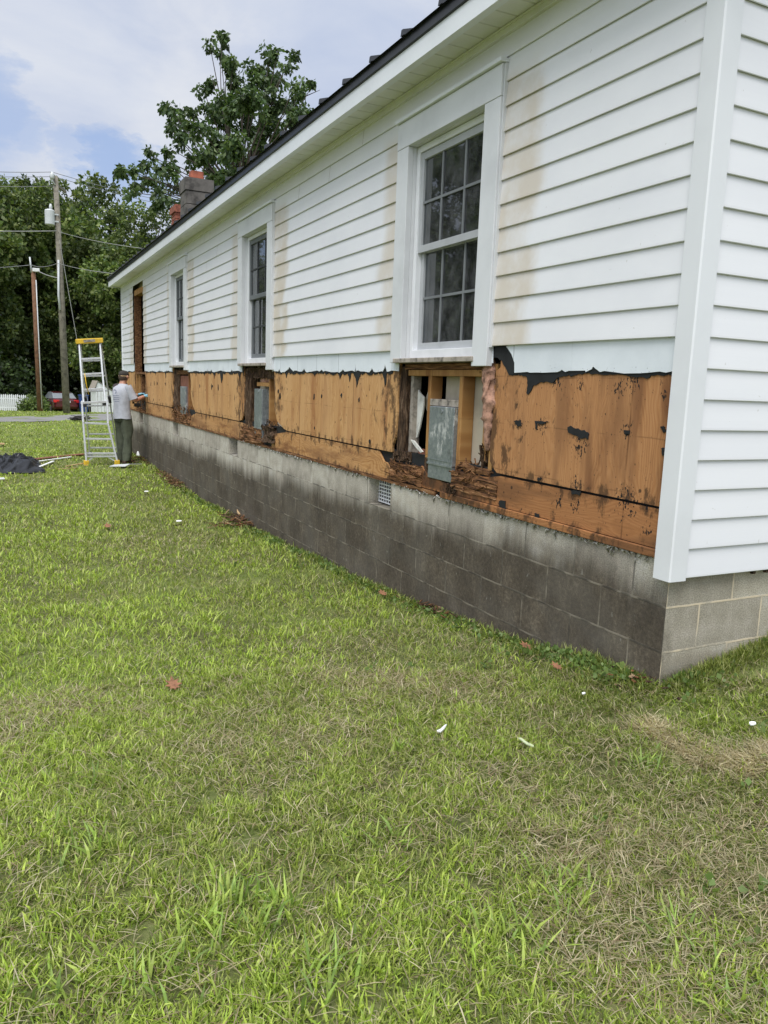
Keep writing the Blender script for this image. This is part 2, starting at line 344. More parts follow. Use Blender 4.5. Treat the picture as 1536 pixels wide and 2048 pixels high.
M['alum'] = plain('brushed aluminium', (.66, .67, .68), .38, .08, 14, metal=.45, bumpst=.05)
M['yellow'] = plain('yellow ladder plastic', (.72, .46, .03), .5, .1, 9)
M['rubber'] = plain('black rubber', (.02, .02, .02), .7, .2, 9)
M['gal_wire'] = plain('cable grey', (.22, .22, .22), .6, .1, 3)
M['wire_pale'] = plain('pale cable', (.30, .30, .28), .6, .1, 3)
M['poleg'] = plain('grey weathered pole', (.20, .18, .14), .9, .25, 6, bumpst=.4)
M['poleb'] = plain('brown treated pole', (.17, .085, .045), .9, .25, 6, bumpst=.4)
M['xfmr'] = plain('transformer grey', (.55, .57, .57), .45, .05, 3)
M['skin'] = plain('skin', (.50, .25, .17), .55, .12, 20, bumpst=.1)
M['shirt'] = plain('grey cotton', (.40, .41, .45), .9, .10, 9, bumpst=.2)
M['pants'] = plain('olive cotton', (.075, .085, .055), .9, .22, 9, bumpst=.2)
M['hair'] = plain('brown hair', (.07, .045, .03), .8, .3, 60, bumpst=.6)
M['cap'] = plain('dark olive cap', (.035, .030, .024), .9, .2, 25)
M['glove'] = plain('light blue glove', (.22, .48, .62), .55, .12, 20)
M['boot'] = plain('brown boot', (.07, .04, .025), .7, .25, 20)
M['print'] = plain('navy shirt print', (.07, .08, .15), .9, .2, 40)
M['plastic'] = None
def plasticm():
    m, g = mat('black plastic sheet'); p, x, y, z = g.pos()
    fin(g, g.ramp(g.noise(p, 3, 3), [(.3, (.006, .0065, .008)), (.7, (.012, .013, .015))]), .33, .35, 0, g.bump(g.noise(p, 9, 4), .3, .03)); return m
M['plastic'] = plasticm()
M['lumber'] = plain('fresh lumber', (.50, .34, .17), .8, .15, 14)
M['redboard'] = plain('reddish stained board', (.22, .085, .05), .85, .2, 10)
M['whitebit'] = plain('white scrap', (.78, .78, .76), .6, .06, 9)
M['carpaint'] = plain('dark red car paint', (.085, .008, .011), .22, .1, 2, spec=.7, bumpst=0)
M['carglass'] = plain('car glass', (.30, .33, .35), .3, .1, 2, spec=.8, bumpst=0)  # pale opaque base paints in the sky's reflection
M['lamp_red'] = plain('tail lamp red', (.75, .03, .03), .2, .1, 2, bumpst=0)
M['plate'] = plain('licence plate', (.7, .7, .7), .5, .05, 30)
M['rim'] = plain('grey wheel rim', (.35, .36, .37), .35, .1, 8, metal=.6)
M['silver'] = plain('silver car paint', (.32, .34, .36), .3, .1, 2, metal=.3, bumpst=0)
M['bluebin'] = plain('blue plastic', (.02, .06, .22), .5, .1, 5)
M['picket'] = plain('white picket paint', (.74, .75, .76), .6, .06, 9)
M['bark'] = plain('tree bark', (.055, .043, .032), .95, .35, 8, bumpst=.8)
def leafm(name, tint, trans=.35):
    m, g = mat(name); a = g.n('Attribute', attribute_name='Col', out=0)
    c = g.mix(1.0, a, tint, 'MULTIPLY')
    b = g.n('BsdfPrincipled', **{'Base Color': c, 'Roughness': .5, 'Specular IOR Level': .35})
    t = g.n('BsdfTranslucent', g.mix(1.0, c, (1.25, 1.35, .7), 'MULTIPLY'))
    g.n('OutputMaterial', g.n('MixShader', trans, b, t)); return m
M['leaf'] = leafm('leaf', (1, 1, 1), .3); M['blade'] = leafm('grass blade', (1, 1, 1), .34)
def lawnm():
    m, g = mat('lawn soil and thatch'); p, x, y, z = g.pos()
    a = g.noise(p, 34, 6, .7); b = g.noise(p, 1.1, 5, .6)
    near = g.ramp(a, [(.3, (.04, .037, .018)), (.5, (.095, .095, .042)), (.68, (.20, .175, .095))])
    grn = g.ramp(g.noise(p, 2.0, 8, .72), [(.3, (.10, .135, .035)), (.5, (.17, .215, .06)), (.72, (.25, .265, .10))])
    c = g.mix(g.sm(b, .40, .62, .25, .8), near, grn)
    far = g.sm(y, 8.0, 24.0); c = g.mix(far, c, grn)
    fin(g, c, .95, .1, 0, g.bump(a, .7, .03)); return m
M['lawn'] = lawnm()
def roadm():
    m, g = mat('worn grey road'); p, x, y, z = g.pos()
    c = g.ramp(g.noise(g.xyz(g.m('MULTIPLY', x, .3), y, z), 3.0, 6, .65), [(.3, (.15, .145, .135)), (.55, (.24, .235, .225)), (.75, (.32, .29, .25))])
    fin(g, c, .9, .2, 0, g.bump(g.noise(p, 40, 3), .3, .01)); return m
M['road'] = roadm()
M['chipw'] = plain('dull wood chip', (.27, .18, .10), .9, .25, 20)
M['dry'] = plain('dry leaf', (.24, .11, .055), .85, .25, 30)
M['char'] = plain('dark branch bark', (.05, .045, .04), .95, .3, 8)

# ------------------------------------------------------------ terrain
_k = np.array([(-40,-.25),(-6,-.14),(-2,-.07),(0,.02),(1.2,-.09),(3.9,-.26),(8,-.385),(13,-.29),(25,-.38),(37.5,-.49),(40,-.57),(44,-.84),(53,-1.22),(58,-1.48),(66,-1.72),(85,-1.95),(900,-2.2)])
_ys = np.arange(-40, 120, .1); _zs = np.interp(_ys, _k[:, 0], _k[:, 1]); _kr = np.exp(-.5*(np.arange(-12, 13)/5.0)**2); _kr /= _kr.sum()
_zs = np.convolve(np.pad(_zs, 12, 'edge'), _kr, 'valid')
def gz(x, y):
    x = np.asarray(x, float); y = np.asarray(y, float)
    z = np.interp(y, _ys, _zs)
    z = z + np.clip((x+.35)/1.0, 0, 1.6)*.17*np.clip(1-(y-.4)/.6, 0, 1)*np.clip((y+4)/3, 0, 1)
    z = z + .018*np.sin(1.9*x+.7*y)*np.cos(1.3*y-.6*x) + .008*np.sin(6.1*x+1.3)*np.sin(5.3*y)
    return z
def gp(x, y, dz=0.0): return Vector((x, y, float(gz(x, y))+dz))
def onground(px, py):
    t = 1.0; d = ray(px, py); lo, hi = .3, 400
    for _ in range(60):
        t = (lo+hi)/2; p = CP+d*t
        if p.z > gz(p.x, p.y): lo = t
        else: hi = t
    p = CP+d*lo; return gp(p.x, p.y)

def axis(lo, hi, seg): return np.concatenate([np.linspace(a, b, n, endpoint=False) for a, b, n in seg]+[[seg[-1][1]]])
gx = axis(0, 0, [(-700, -60, 12), (-60, -8, 26), (-8, 4, 70), (4, 20, 16), (20, 80, 14), (80, 700, 10)])
gy = axis(0, 0, [(-120, -8, 14), (-8, 16, 150), (16, 70, 70), (70, 120, 15), (120, 900, 14)])
X, Y = np.meshgrid(gx, gy); Z = gz(X, Y); nx, ny = len(gx), len(gy)
V = np.stack([X.ravel(), Y.ravel(), Z.ravel()], -1)
I, J = np.meshgrid(np.arange(nx-1), np.arange(ny-1)); a = (J*nx+I).ravel()
L = np.stack([a, a+1, a+nx+1, a+nx], -1)
tag(np_mesh('lawn', V, L.ravel(), np.arange(len(L))*4, None, M['lawn'], smooth=True), 'mown lawn running from the camera to the far trees', 'ground', kind='structure')
rd = MB()
def strip(mb, ptsL, ptsR, dz):
    n = len(ptsL); mb.add([gp(*p, dz) for p in ptsL]+[gp(*p, dz) for p in ptsR], [(i, i+1, n+i+1, n+i) for i in range(n-1)])
xs = np.linspace(-60, 40, 90)
RA, RB, RC, RD = onground(0, 844), onground(130, 841), onground(0, 834.5), onground(130, 831.5)
def rline(p, q, x): return p.y+(q.y-p.y)*np.clip((np.asarray(x)-p.x)/(q.x-p.x), -25, 25)
strip(rd, [(x, float(rline(RA, RB, x))+.12*math.sin(x*.9)+.06*math.sin(x*2.3)) for x in xs], [(x, float(rline(RC, RD, x))+.12*math.sin(x*.7+1)) for x in xs], .012)
tag(rd.build('road', M['road'], recalc=False), 'narrow worn grey road crossing behind the lawn', 'road', kind='structure')

# ------------------------------------------------------------ the house
HL, HW = 15.77, 7.6; CT = .623; EAVE = 3.238
house = thing('house', 'white vinyl sided house with its rotten lower wall stripped to plywood', 'house')
WIN = (2.015, 5.92, 9.84); OPN = 13.60; HT = .607; HO = .45
VENT = ((2.655, 3.03), (6.71, 7.09), (10.11, 10.52), (13.40, 13.80))
# foundation with vent holes
fb = MB(); ys = [0.0]
for a, b in VENT: ys += [a, b]
ys.append(HL)
zs = [-.8, .42, CT]
for i in range(len(ys)-1):
    for k in range(2):
        hole = (i % 2 == 1 and k == 1)
        y0, y1, z0, z1 = ys[i], ys[i+1], zs[k], zs[k+1]
        if not hole: fb.add([(0,y0,z0),(0,y0,z1),(0,y1,z1),(0,y1,z0)], [(0,1,2,3)], 0)
        else:
            d = .17
            fb.add([(0,y0,z0),(d,y0,z0),(d,y1,z0),(0,y1,z0)], [(0,1,2,3)], 0); fb.add([(0,y0,z0),(d,y0,z0),(d,y0,z1),(0,y0,z1)], [(0,1,2,3)], 0)
            fb.add([(0,y1,z0),(d,y1,z0),(d,y1,z1),(0,y1,z1)], [(0,1,2,3)], 0); fb.add([(d,y0,z0),(d,y1,z0),(d,y1,z1),(d,y0,z1)], [(0,1,2,3)], 0 if i != 1 else 2)
fb.add([(0,0,-.8),(HW,0,-.8),(HW,0,CT),(0,0,CT)], [(0,1,2,3)], 1)
fb.add([(HW,0,-.8),(HW,HL,-.8),(HW,HL,CT),(HW,0,CT)], [(0,1,2,3)], 0); fb.add([(0,HL,-.8),(HW,HL,-.8),(HW,HL,CT),(0,HL,CT)], [(0,1,2,3)], 0)
fb.add([(0,0,CT),(HW,0,CT),(HW,HL,CT),(0,HL,CT)], [(0,1,2,3)], 0)
fnd = fb.build('foundation', [M['block_long'], M['block_front'], M['dark']], house, recalc=False)
tag(fnd, 'concrete block foundation dark with mould below')
gr = MB(); y0, y1 = VENT[0]; GX = .085
for k in range(10): yy = y0+.006+(y1-y0-.012)*k/9; gr.box((GX+.003, yy-.004, .432), (GX+.011, yy+.004, .61))
for k in range(7): zz = .438+.165*k/6; gr.box((GX, y0+.002, zz-.005), (GX+.0025, y1-.002, zz+.005))
gr.build('vent_grille', M['sash'], fnd)
# squeezed-out mortar along the top of the blocks
md = MB()
for k in range(330):
    y = random.choice((random.uniform(.1, 1.9), random.uniform(.2, 3.0), random.uniform(3.0, 6.6)))
    if any(a-.02 < y < b+.02 for a, b in VENT): continue
    r = random.uniform(.003, .008); l = random.uniform(.006, .045)**1.0*(1.0 if random.random() < .25 else .45); z = CT+random.uniform(-.004, .012)
    p = Vector((-.004, y, z)); md.tube([p, p+Vector((-.007, random.uniform(-.008, .008), -l*.5)), p+Vector((-.004, random.uniform(-.012, .012), -l))], [r, r*.9, r*.4], 5)
tag(md.build('mortar_bead', M['mortar_drip'], house, smooth=True), kind='stuff')
# shell behind the cladding: back, far wall, floors, interior darkness
sh = MB()
sh.box((HW-.12, .02, CT), (HW, HL-.02, EAVE)); sh.box((.1, HL-.12, CT), (HW-.12, HL-.005, EAVE))
sh.box((.1, .0, CT), (HW-.12, .1, EAVE+.0)); sh.box((.1, .1, CT-.1), (HW-.12, HL-.12, CT+.02)); sh.box((-.0, .1, EAVE+.02), (HW-.12, HL-.12, EAVE+.05))
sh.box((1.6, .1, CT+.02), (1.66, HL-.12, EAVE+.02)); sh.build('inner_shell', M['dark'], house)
# inside drywall behind studs with openings for windows and the torn hole
dwm = MB(); XD = .098
edges = []
for c in WIN: edges.append((c-.5, c+.5))
edges.append((OPN-.55, OPN+.55)); yc = .1
for a, b in edges:
    dwm.box((XD, yc, CT), (XD+.012, a, EAVE)); dwm.box((XD, a, 2.95), (XD+.012, b, EAVE)); yc = b
dwm.box((XD, yc, CT), (XD+.012, HL-.12, EAVE))
dwm.build('drywall', M['drywall'], house)
d1 = MB()                                                     # drywall under the near window, with the hole left of the stud
c4 = lambda x, y, x0=0.0: wl(720+x*.22135, 640+y*.22135, x0)
c5 = lambda x, y, x0=0.0: wl(960+x*.28646, 640+y*.28646, x0)
c6 = lambda x, y, x0=0.0: wl(230+x*.26042, 680+y*.26042, x0)
c7 = lambda x, y, x0=0.0: wl(460+x*.26042, 680+y*.26042, x0)
d1.box((XD, 1.515, CT), (XD+.012, 2.10, 1.49)); d1.box((XD, 2.10, CT), (XD+.012, 2.52, .80))
d1.prism([c4(*p, XD) for p in ((632,590),(600,690),(580,760),(612,840),(600,1000),(660,1000),(660,500),(640,500))], XD, XD+.012)
d1.build('drywall', M['drywall'], house)
fl = MB(); fl.prism([c4(*p, .07) for p in ((495,560),(540,650),(582,700),(572,820),(545,960),(520,1060),(486,1075),(490,800))], .066, .076)
fl.prism([c4(*p, .0) for p in ((470,1080),(500,1090),(580,1190),(560,1200),(500,1130))], -.012, -.004)
tag(fl.build('drywall', M['flap'], house), 'torn white drywall flap')
for c in WIN[1:]:
    b = MB(); b.box((XD, c-.5, CT), (XD+.012, c+.5, 1.49)); b.build('drywall', M['drywall'] if c < 8 else M['dark'], house)  # farther sheet near black, the cavity's darkness put into its colour

# sheathing: five plywood sheets with ragged edges
def rag(p, q, n, amp, seed):
    r = random.Random(seed); out = []
    for i in range(n):
        t = i/n; j = (r.random()-.5)*amp
        out.append((p[0]+(q[0]-p[0])*t+(j if abs(q[1]-p[1]) > abs(q[0]-p[0]) else 0), p[1]+(q[1]-p[1])*t+(j if abs(q[1]-p[1]) <= abs(q[0]-p[0]) else 0)))
    return out
XP0, XP1 = -.012, .004; SEAM = .852
def sheet(poly, mt): return MB().prism(poly, XP0, XP1).build('sheathing_panel', mt, house)
sheet([(.02, SEAM), (.02, 1.52)]+[(1.33, 1.52), (1.335, 1.45), (1.372, 1.43), (1.378, 1.2), (1.392, 1.0), (1.385, .915), (1.355, .885), (1.31, SEAM+.004)], M['ply_near'])
seam2 = wl(668, 800)[0]
e2 = [c4(*p) for p in ((300,1170),(330,1060),(340,960),(352,860),(350,760),(358,640),(362,540),(380,470))]
sheet([(e2[0][0], SEAM)]+rag(e2[0], e2[1], 3, .01, 1)+e2[1:-1]+[(e2[-1][0], 1.52), (seam2-.0015, 1.52), (seam2-.0015, SEAM)], M['ply_far'])
sheet([(seam2+.0015, SEAM), (seam2+.0015, 1.52), (5.34, 1.52)]+rag((5.34, 1.5), (5.30, .98), 9, .03, 3)+[(5.22, .93), (5.12, .90), (5.0, SEAM+.012), (4.9, SEAM)], M['ply_far'])
sheet([(6.62, SEAM), (6.50, .87)]+rag((6.44, .92), (6.36, 1.15), 5, .03, 4)+rag((6.36, 1.15), (6.42, 1.50), 6, .02, 5)+[(6.42, 1.52), (9.18, 1.52)]+rag((9.2, 1.5), (9.12, 1.0), 7, .05, 6)+[(9.0, .93), (8.85, SEAM)], M['ply_far'])
sheet([(10.50, SEAM)]+rag((10.42, .95), (10.36, 1.5), 7, .04, 8)+[(10.36, 1.52), (12.98, 1.52)]+rag((12.98, 1.5), (12.98, SEAM), 6, .01, 9)+[(12.98, SEAM)], M['ply_far'])
sheet([(14.22, SEAM), (14.22, 1.52), (HL-.01, 1.52), (HL-.01, SEAM)], M['ply_far'])
# rim boards below the seam, broken and rotten under the openings
def rim(poly, mt, label=None): o = MB().prism(poly, XP0+.004, .006).build('rim_board', mt, house); return tag(o, label)
Z0, Z1 = .668, SEAM-.012
r1 = [c4(*p) for p in ((850,1540),(870,1480),(1000,1500),(1150,1430),(1250,1400))]
rim([(.02, Z0), (.02, Z1), (1.28, Z1), (1.40, Z1-.02), (1.52, Z1-.03)]+rag((1.55, Z1-.05), (1.80, .735), 5, .02, 13)+[(1.83, .70), (1.80, Z0)], M['rim_near'])
rim([(1.86, Z0-.01), (1.86, .72), (2.12, .75), (2.2, .80), (2.2, Z0-.01)], M['rim_near'])
rim([(2.62, Z0-.02)]+rag((2.62, .72), (2.82, .80), 4, .03, 15)+[(2.86, Z1), (seam2, Z1), (seam2, Z0-.02)], M['rim_far'])
rim([(seam2+.003, Z0-.02), (seam2+.003, Z1), (4.95, Z1)]+rag((5.0, Z1-.01), (5.35, .79), 5, .02, 16)+[(5.4, .70), (5.4, Z0-.03)], M['rim_far'])
rim([(5.72, Z0-.03), (5.74, .72)]+rag((5.9, .79), (6.4, .83), 6, .02, 17)+[(6.6, Z1), (8.85, Z1)]+rag((8.9, Z1-.02), (9.2, .78), 4, .03, 18)+[(9.22, Z0-.03)], M['rim_far'])
rim([(10.2, Z0-.03), (10.25, .74), (10.45, Z1-.03), (10.6, Z1), (12.98, Z1), (12.98, Z0-.03)], M['rim_far'])
rim([(14.22, Z0-.03), (14.22, Z1), (HL-.01, Z1), (HL-.01, Z0-.03)], M['rim_far'])
sp = MB(); sp.box((-.022, .04, CT+.004), (.06, 1.92, .664)); sp.build('sill_plate', M['rim_near'], house, bevel=.003)
sp = MB(); sp.box((-.012, 2.0, CT+.002), (.06, 12.98, .652)); sp.box((-.012, 13.0, CT+.002), (.06, HL-.01, .652)); sp.build('sill_plate', M['rotb'], house)
bk = MB(); bk.box((.012, .02, CT+.002), (.03, HL-.01, SEAM+.02)); tag(bk.build('seam_gap_strip', M['tar'], house), 'black strip set in for the dark gap behind the seam')  # near black strip drawn in for the shade inside the seam gap
# tar paper showing below the white band
def jag(poly, amp=.0045, n=3):
    r = random.Random(len(poly)*7+int(poly[0][0]*1000)); out = []
    for (ay, az_), (by_, bz_) in zip(poly, poly[1:]+poly[:1]):
        L_ = math.hypot(by_-ay, bz_-az_); m_ = max(1, min(6, int(L_/.012)))
        for k in range(m_):
            j = 0 if k == 0 or L_ > .4 else amp; out.append((ay+(by_-ay)*k/m_+r.uniform(-j, j), az_+(bz_-az_)*k/m_+r.uniform(-j, j)))
    return out
def tarp(poly, x0=-.0165, x1=-.0125):
    poly = jag(list(poly)); return MB().prism(poly, x0, x1).build('tar_paper', M['tar'], house, recalc=True)
P5 = [c5(*p) for p in ((1355,388),(1210,388),(1205,402),(1180,411),(1140,397),(1100,402),(1060,396),(1030,386),(900,386),(790,380),(760,374),(700,380),(675,388),(650,397),(640,383),(600,392),(560,402),(540,424),(520,442),(470,432),(420,447),(390,457),(375,492),(350,522),(340,510),(350,455),(345,404),(315,392),(270,374),(220,384))]
tarp(P5+[(1.335, 1.53), (.02, 1.53)])
tarp([c5(*p) for p in ((628,748),(650,738),(668,752),(700,756),(722,772),(745,768),(778,795),(772,834),(752,822),(735,828),(700,815),(676,806),(655,796),(634,786))])
for q in (((1275,745),(1300,740),(1320,775),(1300,790)), ((1285,895),(1310,893),(1308,945),(1290,945)), ((650,1188),(715,1192),(716,1222),(655,1218)), ((145,1262),(190,1260),(196,1318),(150,1306)), ((255,705),(300,700),(305,735),(280,745)), ((400,706),(495,708),(440,730),(415,724),(408,770)), ((1025,772),(1062,770),(1060,800),(1030,798)), ((397,1350),(428,1355),(425,1385),(398,1378)), ((415,1100),(445,1102),(440,1120),(418,1116))):
    r = random.Random(q[0][0]); poly = []
    for (ax, ay), (bx_, by_) in zip(q, q[1:]+q[:1]):
        for k in range(4): poly.append(c5(ax+(bx_-ax)*k/4+r.uniform(-4, 4), ay+(by_-ay)*k/4+r.uniform(-4, 4)))
    tarp(poly)
tarp([c5(*p, -.012) for p in ((95,180),(215,186),(245,240),(265,300),(268,385),(205,386),(180,330),(150,280),(100,260))], -.015, -.0127)
def tarrow(y0, y1, seed, mean=.012, spikes=()):
    r = random.Random(seed); pts = []; y = y0
    while y < y1:
        pts.append((y, 1.418-mean*r.random()-.02*max(0, noise.noise((y*2.3, seed, 0))))); y += r.uniform(.02, .07)
    for ys_, dep, wd in spikes:
        pts += [(ys_-wd, 1.412), (ys_-wd*.3, 1.412-dep*.6), (ys_, 1.412-dep), (ys_+wd*.25, 1.412-dep*.4), (ys_+wd, 1.412)]
    pts = sorted(p for p in pts if not any(abs(p[0]-s_[0]) < s_[2]*.98 and p[1] > 1.4121-0*s_[1] and p[1] != 1.412 for s_ in spikes))
    tarp(pts+[(y1, 1.53), (y0, 1.53)])
tarrow(2.66, 5.3, 21, .02, ((2.78, .10, .06), (3.28, .11, .07), (3.42, .07, .05), (3.62, .05, .05), (4.2, .03, .06), (4.95, .05, .05)))
tarrow(6.42, 9.2, 22, .03, ((6.6, .09, .10), (7.4, .13, .2), (7.75, .08, .12), (8.3, .05, .07), (8.8, .06, .05)))
tarrow(10.4, 12.95, 23, .02, ((11.0, .10, .1), (11.9, .06, .06), (12.4, .04, .08)))
tarrow(14.25, HL-.02, 24, .015)
for k in range(26):                                           # scraps of paper left under nails
    r = random.Random(100+k); y = r.uniform(2.7, 12.8)
    if any(abs(y-c) < .7 for c in WIN): continue
    z = r.choice((1.19, 1.2, .93, .9, 1.21))+r.uniform(-.03, .03); s_ = r.uniform(.008, .022); h = r.uniform(.9, 2.4)
    tarp([(y+s_*math.cos(a)*r.uniform(.5, 1.2), z+s_*h*math.sin(a)*r.uniform(.5, 1.2)) for a in [i*.7 for i in range(9)]])
# white backer band under the siding with a torn lower edge
def bandrow(y0, y1, seed, tears=(), mean=1.424, left=None):
    r = random.Random(seed); pts = []; y = y0
    while y < y1: pts.append((y, mean+.007*math.sin(y*9+seed)+r.uniform(-.004, .005))); y += r.uniform(.03, .08)
    for ty, hh, wd in tears: pts = [p for p in pts if abs(p[0]-ty) > wd]+[(ty-wd, mean), (ty-wd*.35, mean+hh*.6), (ty, mean+hh), (ty+wd*.2, mean+hh*.5), (ty+wd, mean)]
    pts.sort(); pts.append((y1, mean)); return pts
bm1 = MB(); lo = bandrow(.03, 1.07, 2, ((.56, .026, .05), (.79, .012, .03)))
bm1.prism(lo+[c5(*p) for p in ((262,370),(262,300),(242,240),(205,186))]+[(1.18, 1.60), (.03, 1.60)], -.0215, -.0172)
bm1.prism([(1.385, 1.60)]+[c5(*p, -.02) for p in ((92,190),(90,300),(48,312),(20,318))]+[(1.47, 1.60)], -.0215, -.0172)
bm1.build('backer_strip', M['band'], house)
for y0, y1, sd, tears in ((2.56, 5.37, 3, ((2.78, .055, .035), (3.0, .03, .035), (3.30, .07, .012), (3.55, .02, .04), (4.02, .02, .05), (4.45, .03, .05), (4.85, .045, .12), (5.15, .03, .03))),
                         (6.46, 9.30, 4, ((6.9, .03, .04), (7.3, .09, .012), (7.9, .03, .05), (8.1, .05, .02), (8.6, .1, .012))),
                         (10.40, 13.0, 5, ((10.9, .03, .04), (11.5, .03, .05), (12.2, .025, .06))), (14.2, HL-.02, 6, ())):
    MB().prism(bandrow(y0, y1, sd, tears)+[(y1, 1.60), (y0, 1.60)], -.0215, -.0172).build('backer_strip', M['band'], house)
# ---- wall frame in the openings
def stud(y0, y1, z0, z1, mt='stud', xa=.008, xb=.096, label=None): return tag(MB().box((xa, y0, z0), (xb, y1, z1)).build('wall_stud', M[mt], house, bevel=.003), label)
def rough(bm_, amp, sc, seed, an=(1, 1, 1)):
    out = []
    for p in bm_.v:
        q = Vector(p); q0 = q; q = Vector((q.x*an[0], q.y*an[1], q.z*an[2])); d = noise.noise_vector((q*sc)+Vector((seed, 0, 0)))*amp+noise.noise_vector((q*sc*3.1)+Vector((0, seed, 0)))*amp*.5; out.append(tuple(q0+d))
    bm_.v = out; return bm_
def gridbox(mb, a, b, n):
    (x0, y0, z0), (x1, y1, z1) = a, b; ny_, nz_ = n
    for xf in (x0, x1):
        base = len(mb.v)
        for i in range(ny_+1):
            for k in range(nz_+1): mb.v.append((xf, y0+(y1-y0)*i/ny_, z0+(z1-z0)*k/nz_))
        for i in range(ny_):
            for k in range(nz_): q = base+i*(nz_+1)+k; mb.f.append((q, q+1, q+nz_+2, q+nz_+1)); mb.mi.append(0)
    b0 = len(mb.v)-2*(ny_+1)*(nz_+1); st = (ny_+1)*(nz_+1)
    def rim_(ids):
        for p, q in zip(ids, ids[1:]): mb.f.append((b0+p, b0+q, b0+st+q, b0+st+p)); mb.mi.append(0)
    W_ = nz_+1
    rim_([i*W_ for i in range(ny_+1)]); rim_([i*W_+nz_ for i in range(ny_+1)]); rim_(list(range(W_))); rim_([ny_*W_+k for k in range(W_)])
    return mb
def splint(mb, y0, y1, z0, z1, n, x0=-.03, x1=.02, L=(.02, .09), seed=0, horiz=.6):
    r = random.Random(seed)
    for _ in range(n):
        p = Vector((r.uniform(x0, x1), r.uniform(y0, y1), r.uniform(z0, z1))); l = r.uniform(*L)
        d = Vector((r.uniform(-.35, .1), r.uniform(-1, 1)*(1 if r.random() < horiz else .25), r.uniform(-.5, .5) if r.random() < horiz else r.uniform(.3, 1))).normalized()
        mb.beam(p-d*l/2, p+d*l/2, r.uniform(.003, .012), r.uniform(.002, .007), (r.random(), r.random(), r.random()))
    return mb
# near opening
stud(*sorted((c4(632,0)[0], c4(660,0)[0])), .70, 1.40); stud(*sorted((c4(918,0)[0], c4(952,0)[0])), .80, 1.40); stud(1.47, 1.507, .90, 1.41)
stud(1.395, 1.433, .86, 1.47)
o = MB().box((.004, 1.43, 1.398), (.09, 2.46, 1.438)).build('wall_header', M['stud'], house, bevel=.003)
MB().box((-.004, 1.47, 1.441), (.09, 2.50, 1.478)).build('wall_header', M['rotb'], house, bevel=.003)
MB().box((.008, c4(915,0)[0], 1.207), (.09, c4(655,0)[0], 1.25)).build('wall_blocking', M['stool'], house, bevel=.003)
rs = rough(gridbox(MB(), (.0, 2.47, .80), (.085, 2.585, 1.46), (6, 30)), .012, 14, 3, (1.6, 2.2, .3)); rs.build('rotten_stud', M['rot'], house)
tag(MB().box((.03, 2.425, .86), (.09, 2.465, 1.45)).build('wall_stud', M['stool'], house), 'grey weathered stud')
rb = rough(gridbox(MB(), (-.014, 2.18, .66), (.03, 2.66, .785), (40, 14)), .014, 15, 5, (1.6, .3, 2.2)); splint(rb, 2.2, 2.66, .67, .80, 60, -.022, .0, (.03, .11), seed=3, horiz=.95); rb.build('rotten_rim', M['rotb'], house)
rb = rough(gridbox(MB(), (-.004, 2.38, .80), (.08, 2.66, .865), (16, 5)), .018, 13, 8, (1.6, .3, 2.2)); splint(rb, 2.36, 2.66, .80, .87, 45, -.015, .04, seed=31, L=(.015, .06)); rb.build('rotten_plate', M['rot'], house)
rb = rough(gridbox(MB(), (-.013, 1.30, .70), (.03, 1.80, .815), (40, 14)), .010, 15, 6, (1.6, .3, 2.2)); splint(rb, 1.36, 1.78, .72, .82, 55, -.02, .02, (.03, .12), seed=4, horiz=.95); rb.build('rotten_rim', M['rotb'], house)
rb = rough(gridbox(MB(), (.0, 1.40, .82), (.085, 1.78, .86), (16, 4)), .016, 13, 9, (1.6, .3, 2.2)); splint(rb, 1.40, 1.78, .82, .86, 60, .0, .08, (.03, .12), seed=5, horiz=.95); rb.build('rotten_plate', M['rotb'], house)
rb = MB(); splint(rb, 1.465, 1.515, .86, .97, 45, .0, .05, (.03, .11), 7, .05); rb.build('splintered_stud', M['rot'], house)
tag(MB().box((.055, 2.2, .80), (.09, 2.36, .90)).build('wall_blocking', M['redboard'], house), 'reddish block in the hole')
MB().box((.0, 2.14, .68), (.06, 2.175, .86)).build('wall_blocking', M['rot'], house)
blk = MB(); splint(blk, 1.72, 1.84, .66, .72, 40, -.03, .0, (.01, .05), 17); blk.build('rotten_plate', M['rot'], house)
def duct(y0, y1, z0, z1, xf):
    t = sub('wall_duct', house, (0, 0, 0), 'galvanised wall duct')
    b = MB(); b.box((xf, y0, z0+.10), (.07, y1, z1)); b.box((xf+.004, y0+.004, z0), (.07, y1-.004, z0+.098)); b.build('duct_body', M['galv'], t, bevel=.004)
    e = MB(); e.box((xf-.003, y0-.003, z0+.092), (xf, y1+.003, z0+.104)); e.box((xf-.002, y0-.002, z0+.125), (xf-.0005, y1+.002, z0+.131)); e.build('seam_band', M['galv'], t)
    s_ = MB(); s_.tube([(xf+.001, (y0+y1)/2, z1-.03), (xf-.004, (y0+y1)/2, z1-.03)], .014, 12); s_.build('damper_knob', M['galv'], t)
duct(1.795, 2.105, .735, 1.205, -.018)
duct(5.70, 5.98, .72, 1.24, -.02); duct(9.50, 9.85, .72, 1.20, -.015)
# pink insulation squeezed at the right of the near opening
ins = MB(); rings = []
for k in range(44):
    t = k/43; z = .97+.56*t; yc_ = 1.437-.012*math.sin(t*5)+.01*t; rr = .034*(1-.75*abs(2*t-1)**4)*(1.0 if z > 1.15 else .75)
    rings.append([Vector((.030+math.cos(a)*rr*1.3+.012*noise.noise((a*2, z*30, 1)), yc_+math.sin(a)*rr*1.25*(1+1.1*noise.noise((math.cos(a)*2, math.sin(a)*2, z*22)))*(.75+.5*abs(math.sin(z*21))), z)) for a in [2*math.pi*i/18 for i in range(18)]])
for rg in rings:
    for v in rg: v.x -= .030
ins.loft(rings); ins.build('insulation', M['insul'], house, smooth=True)
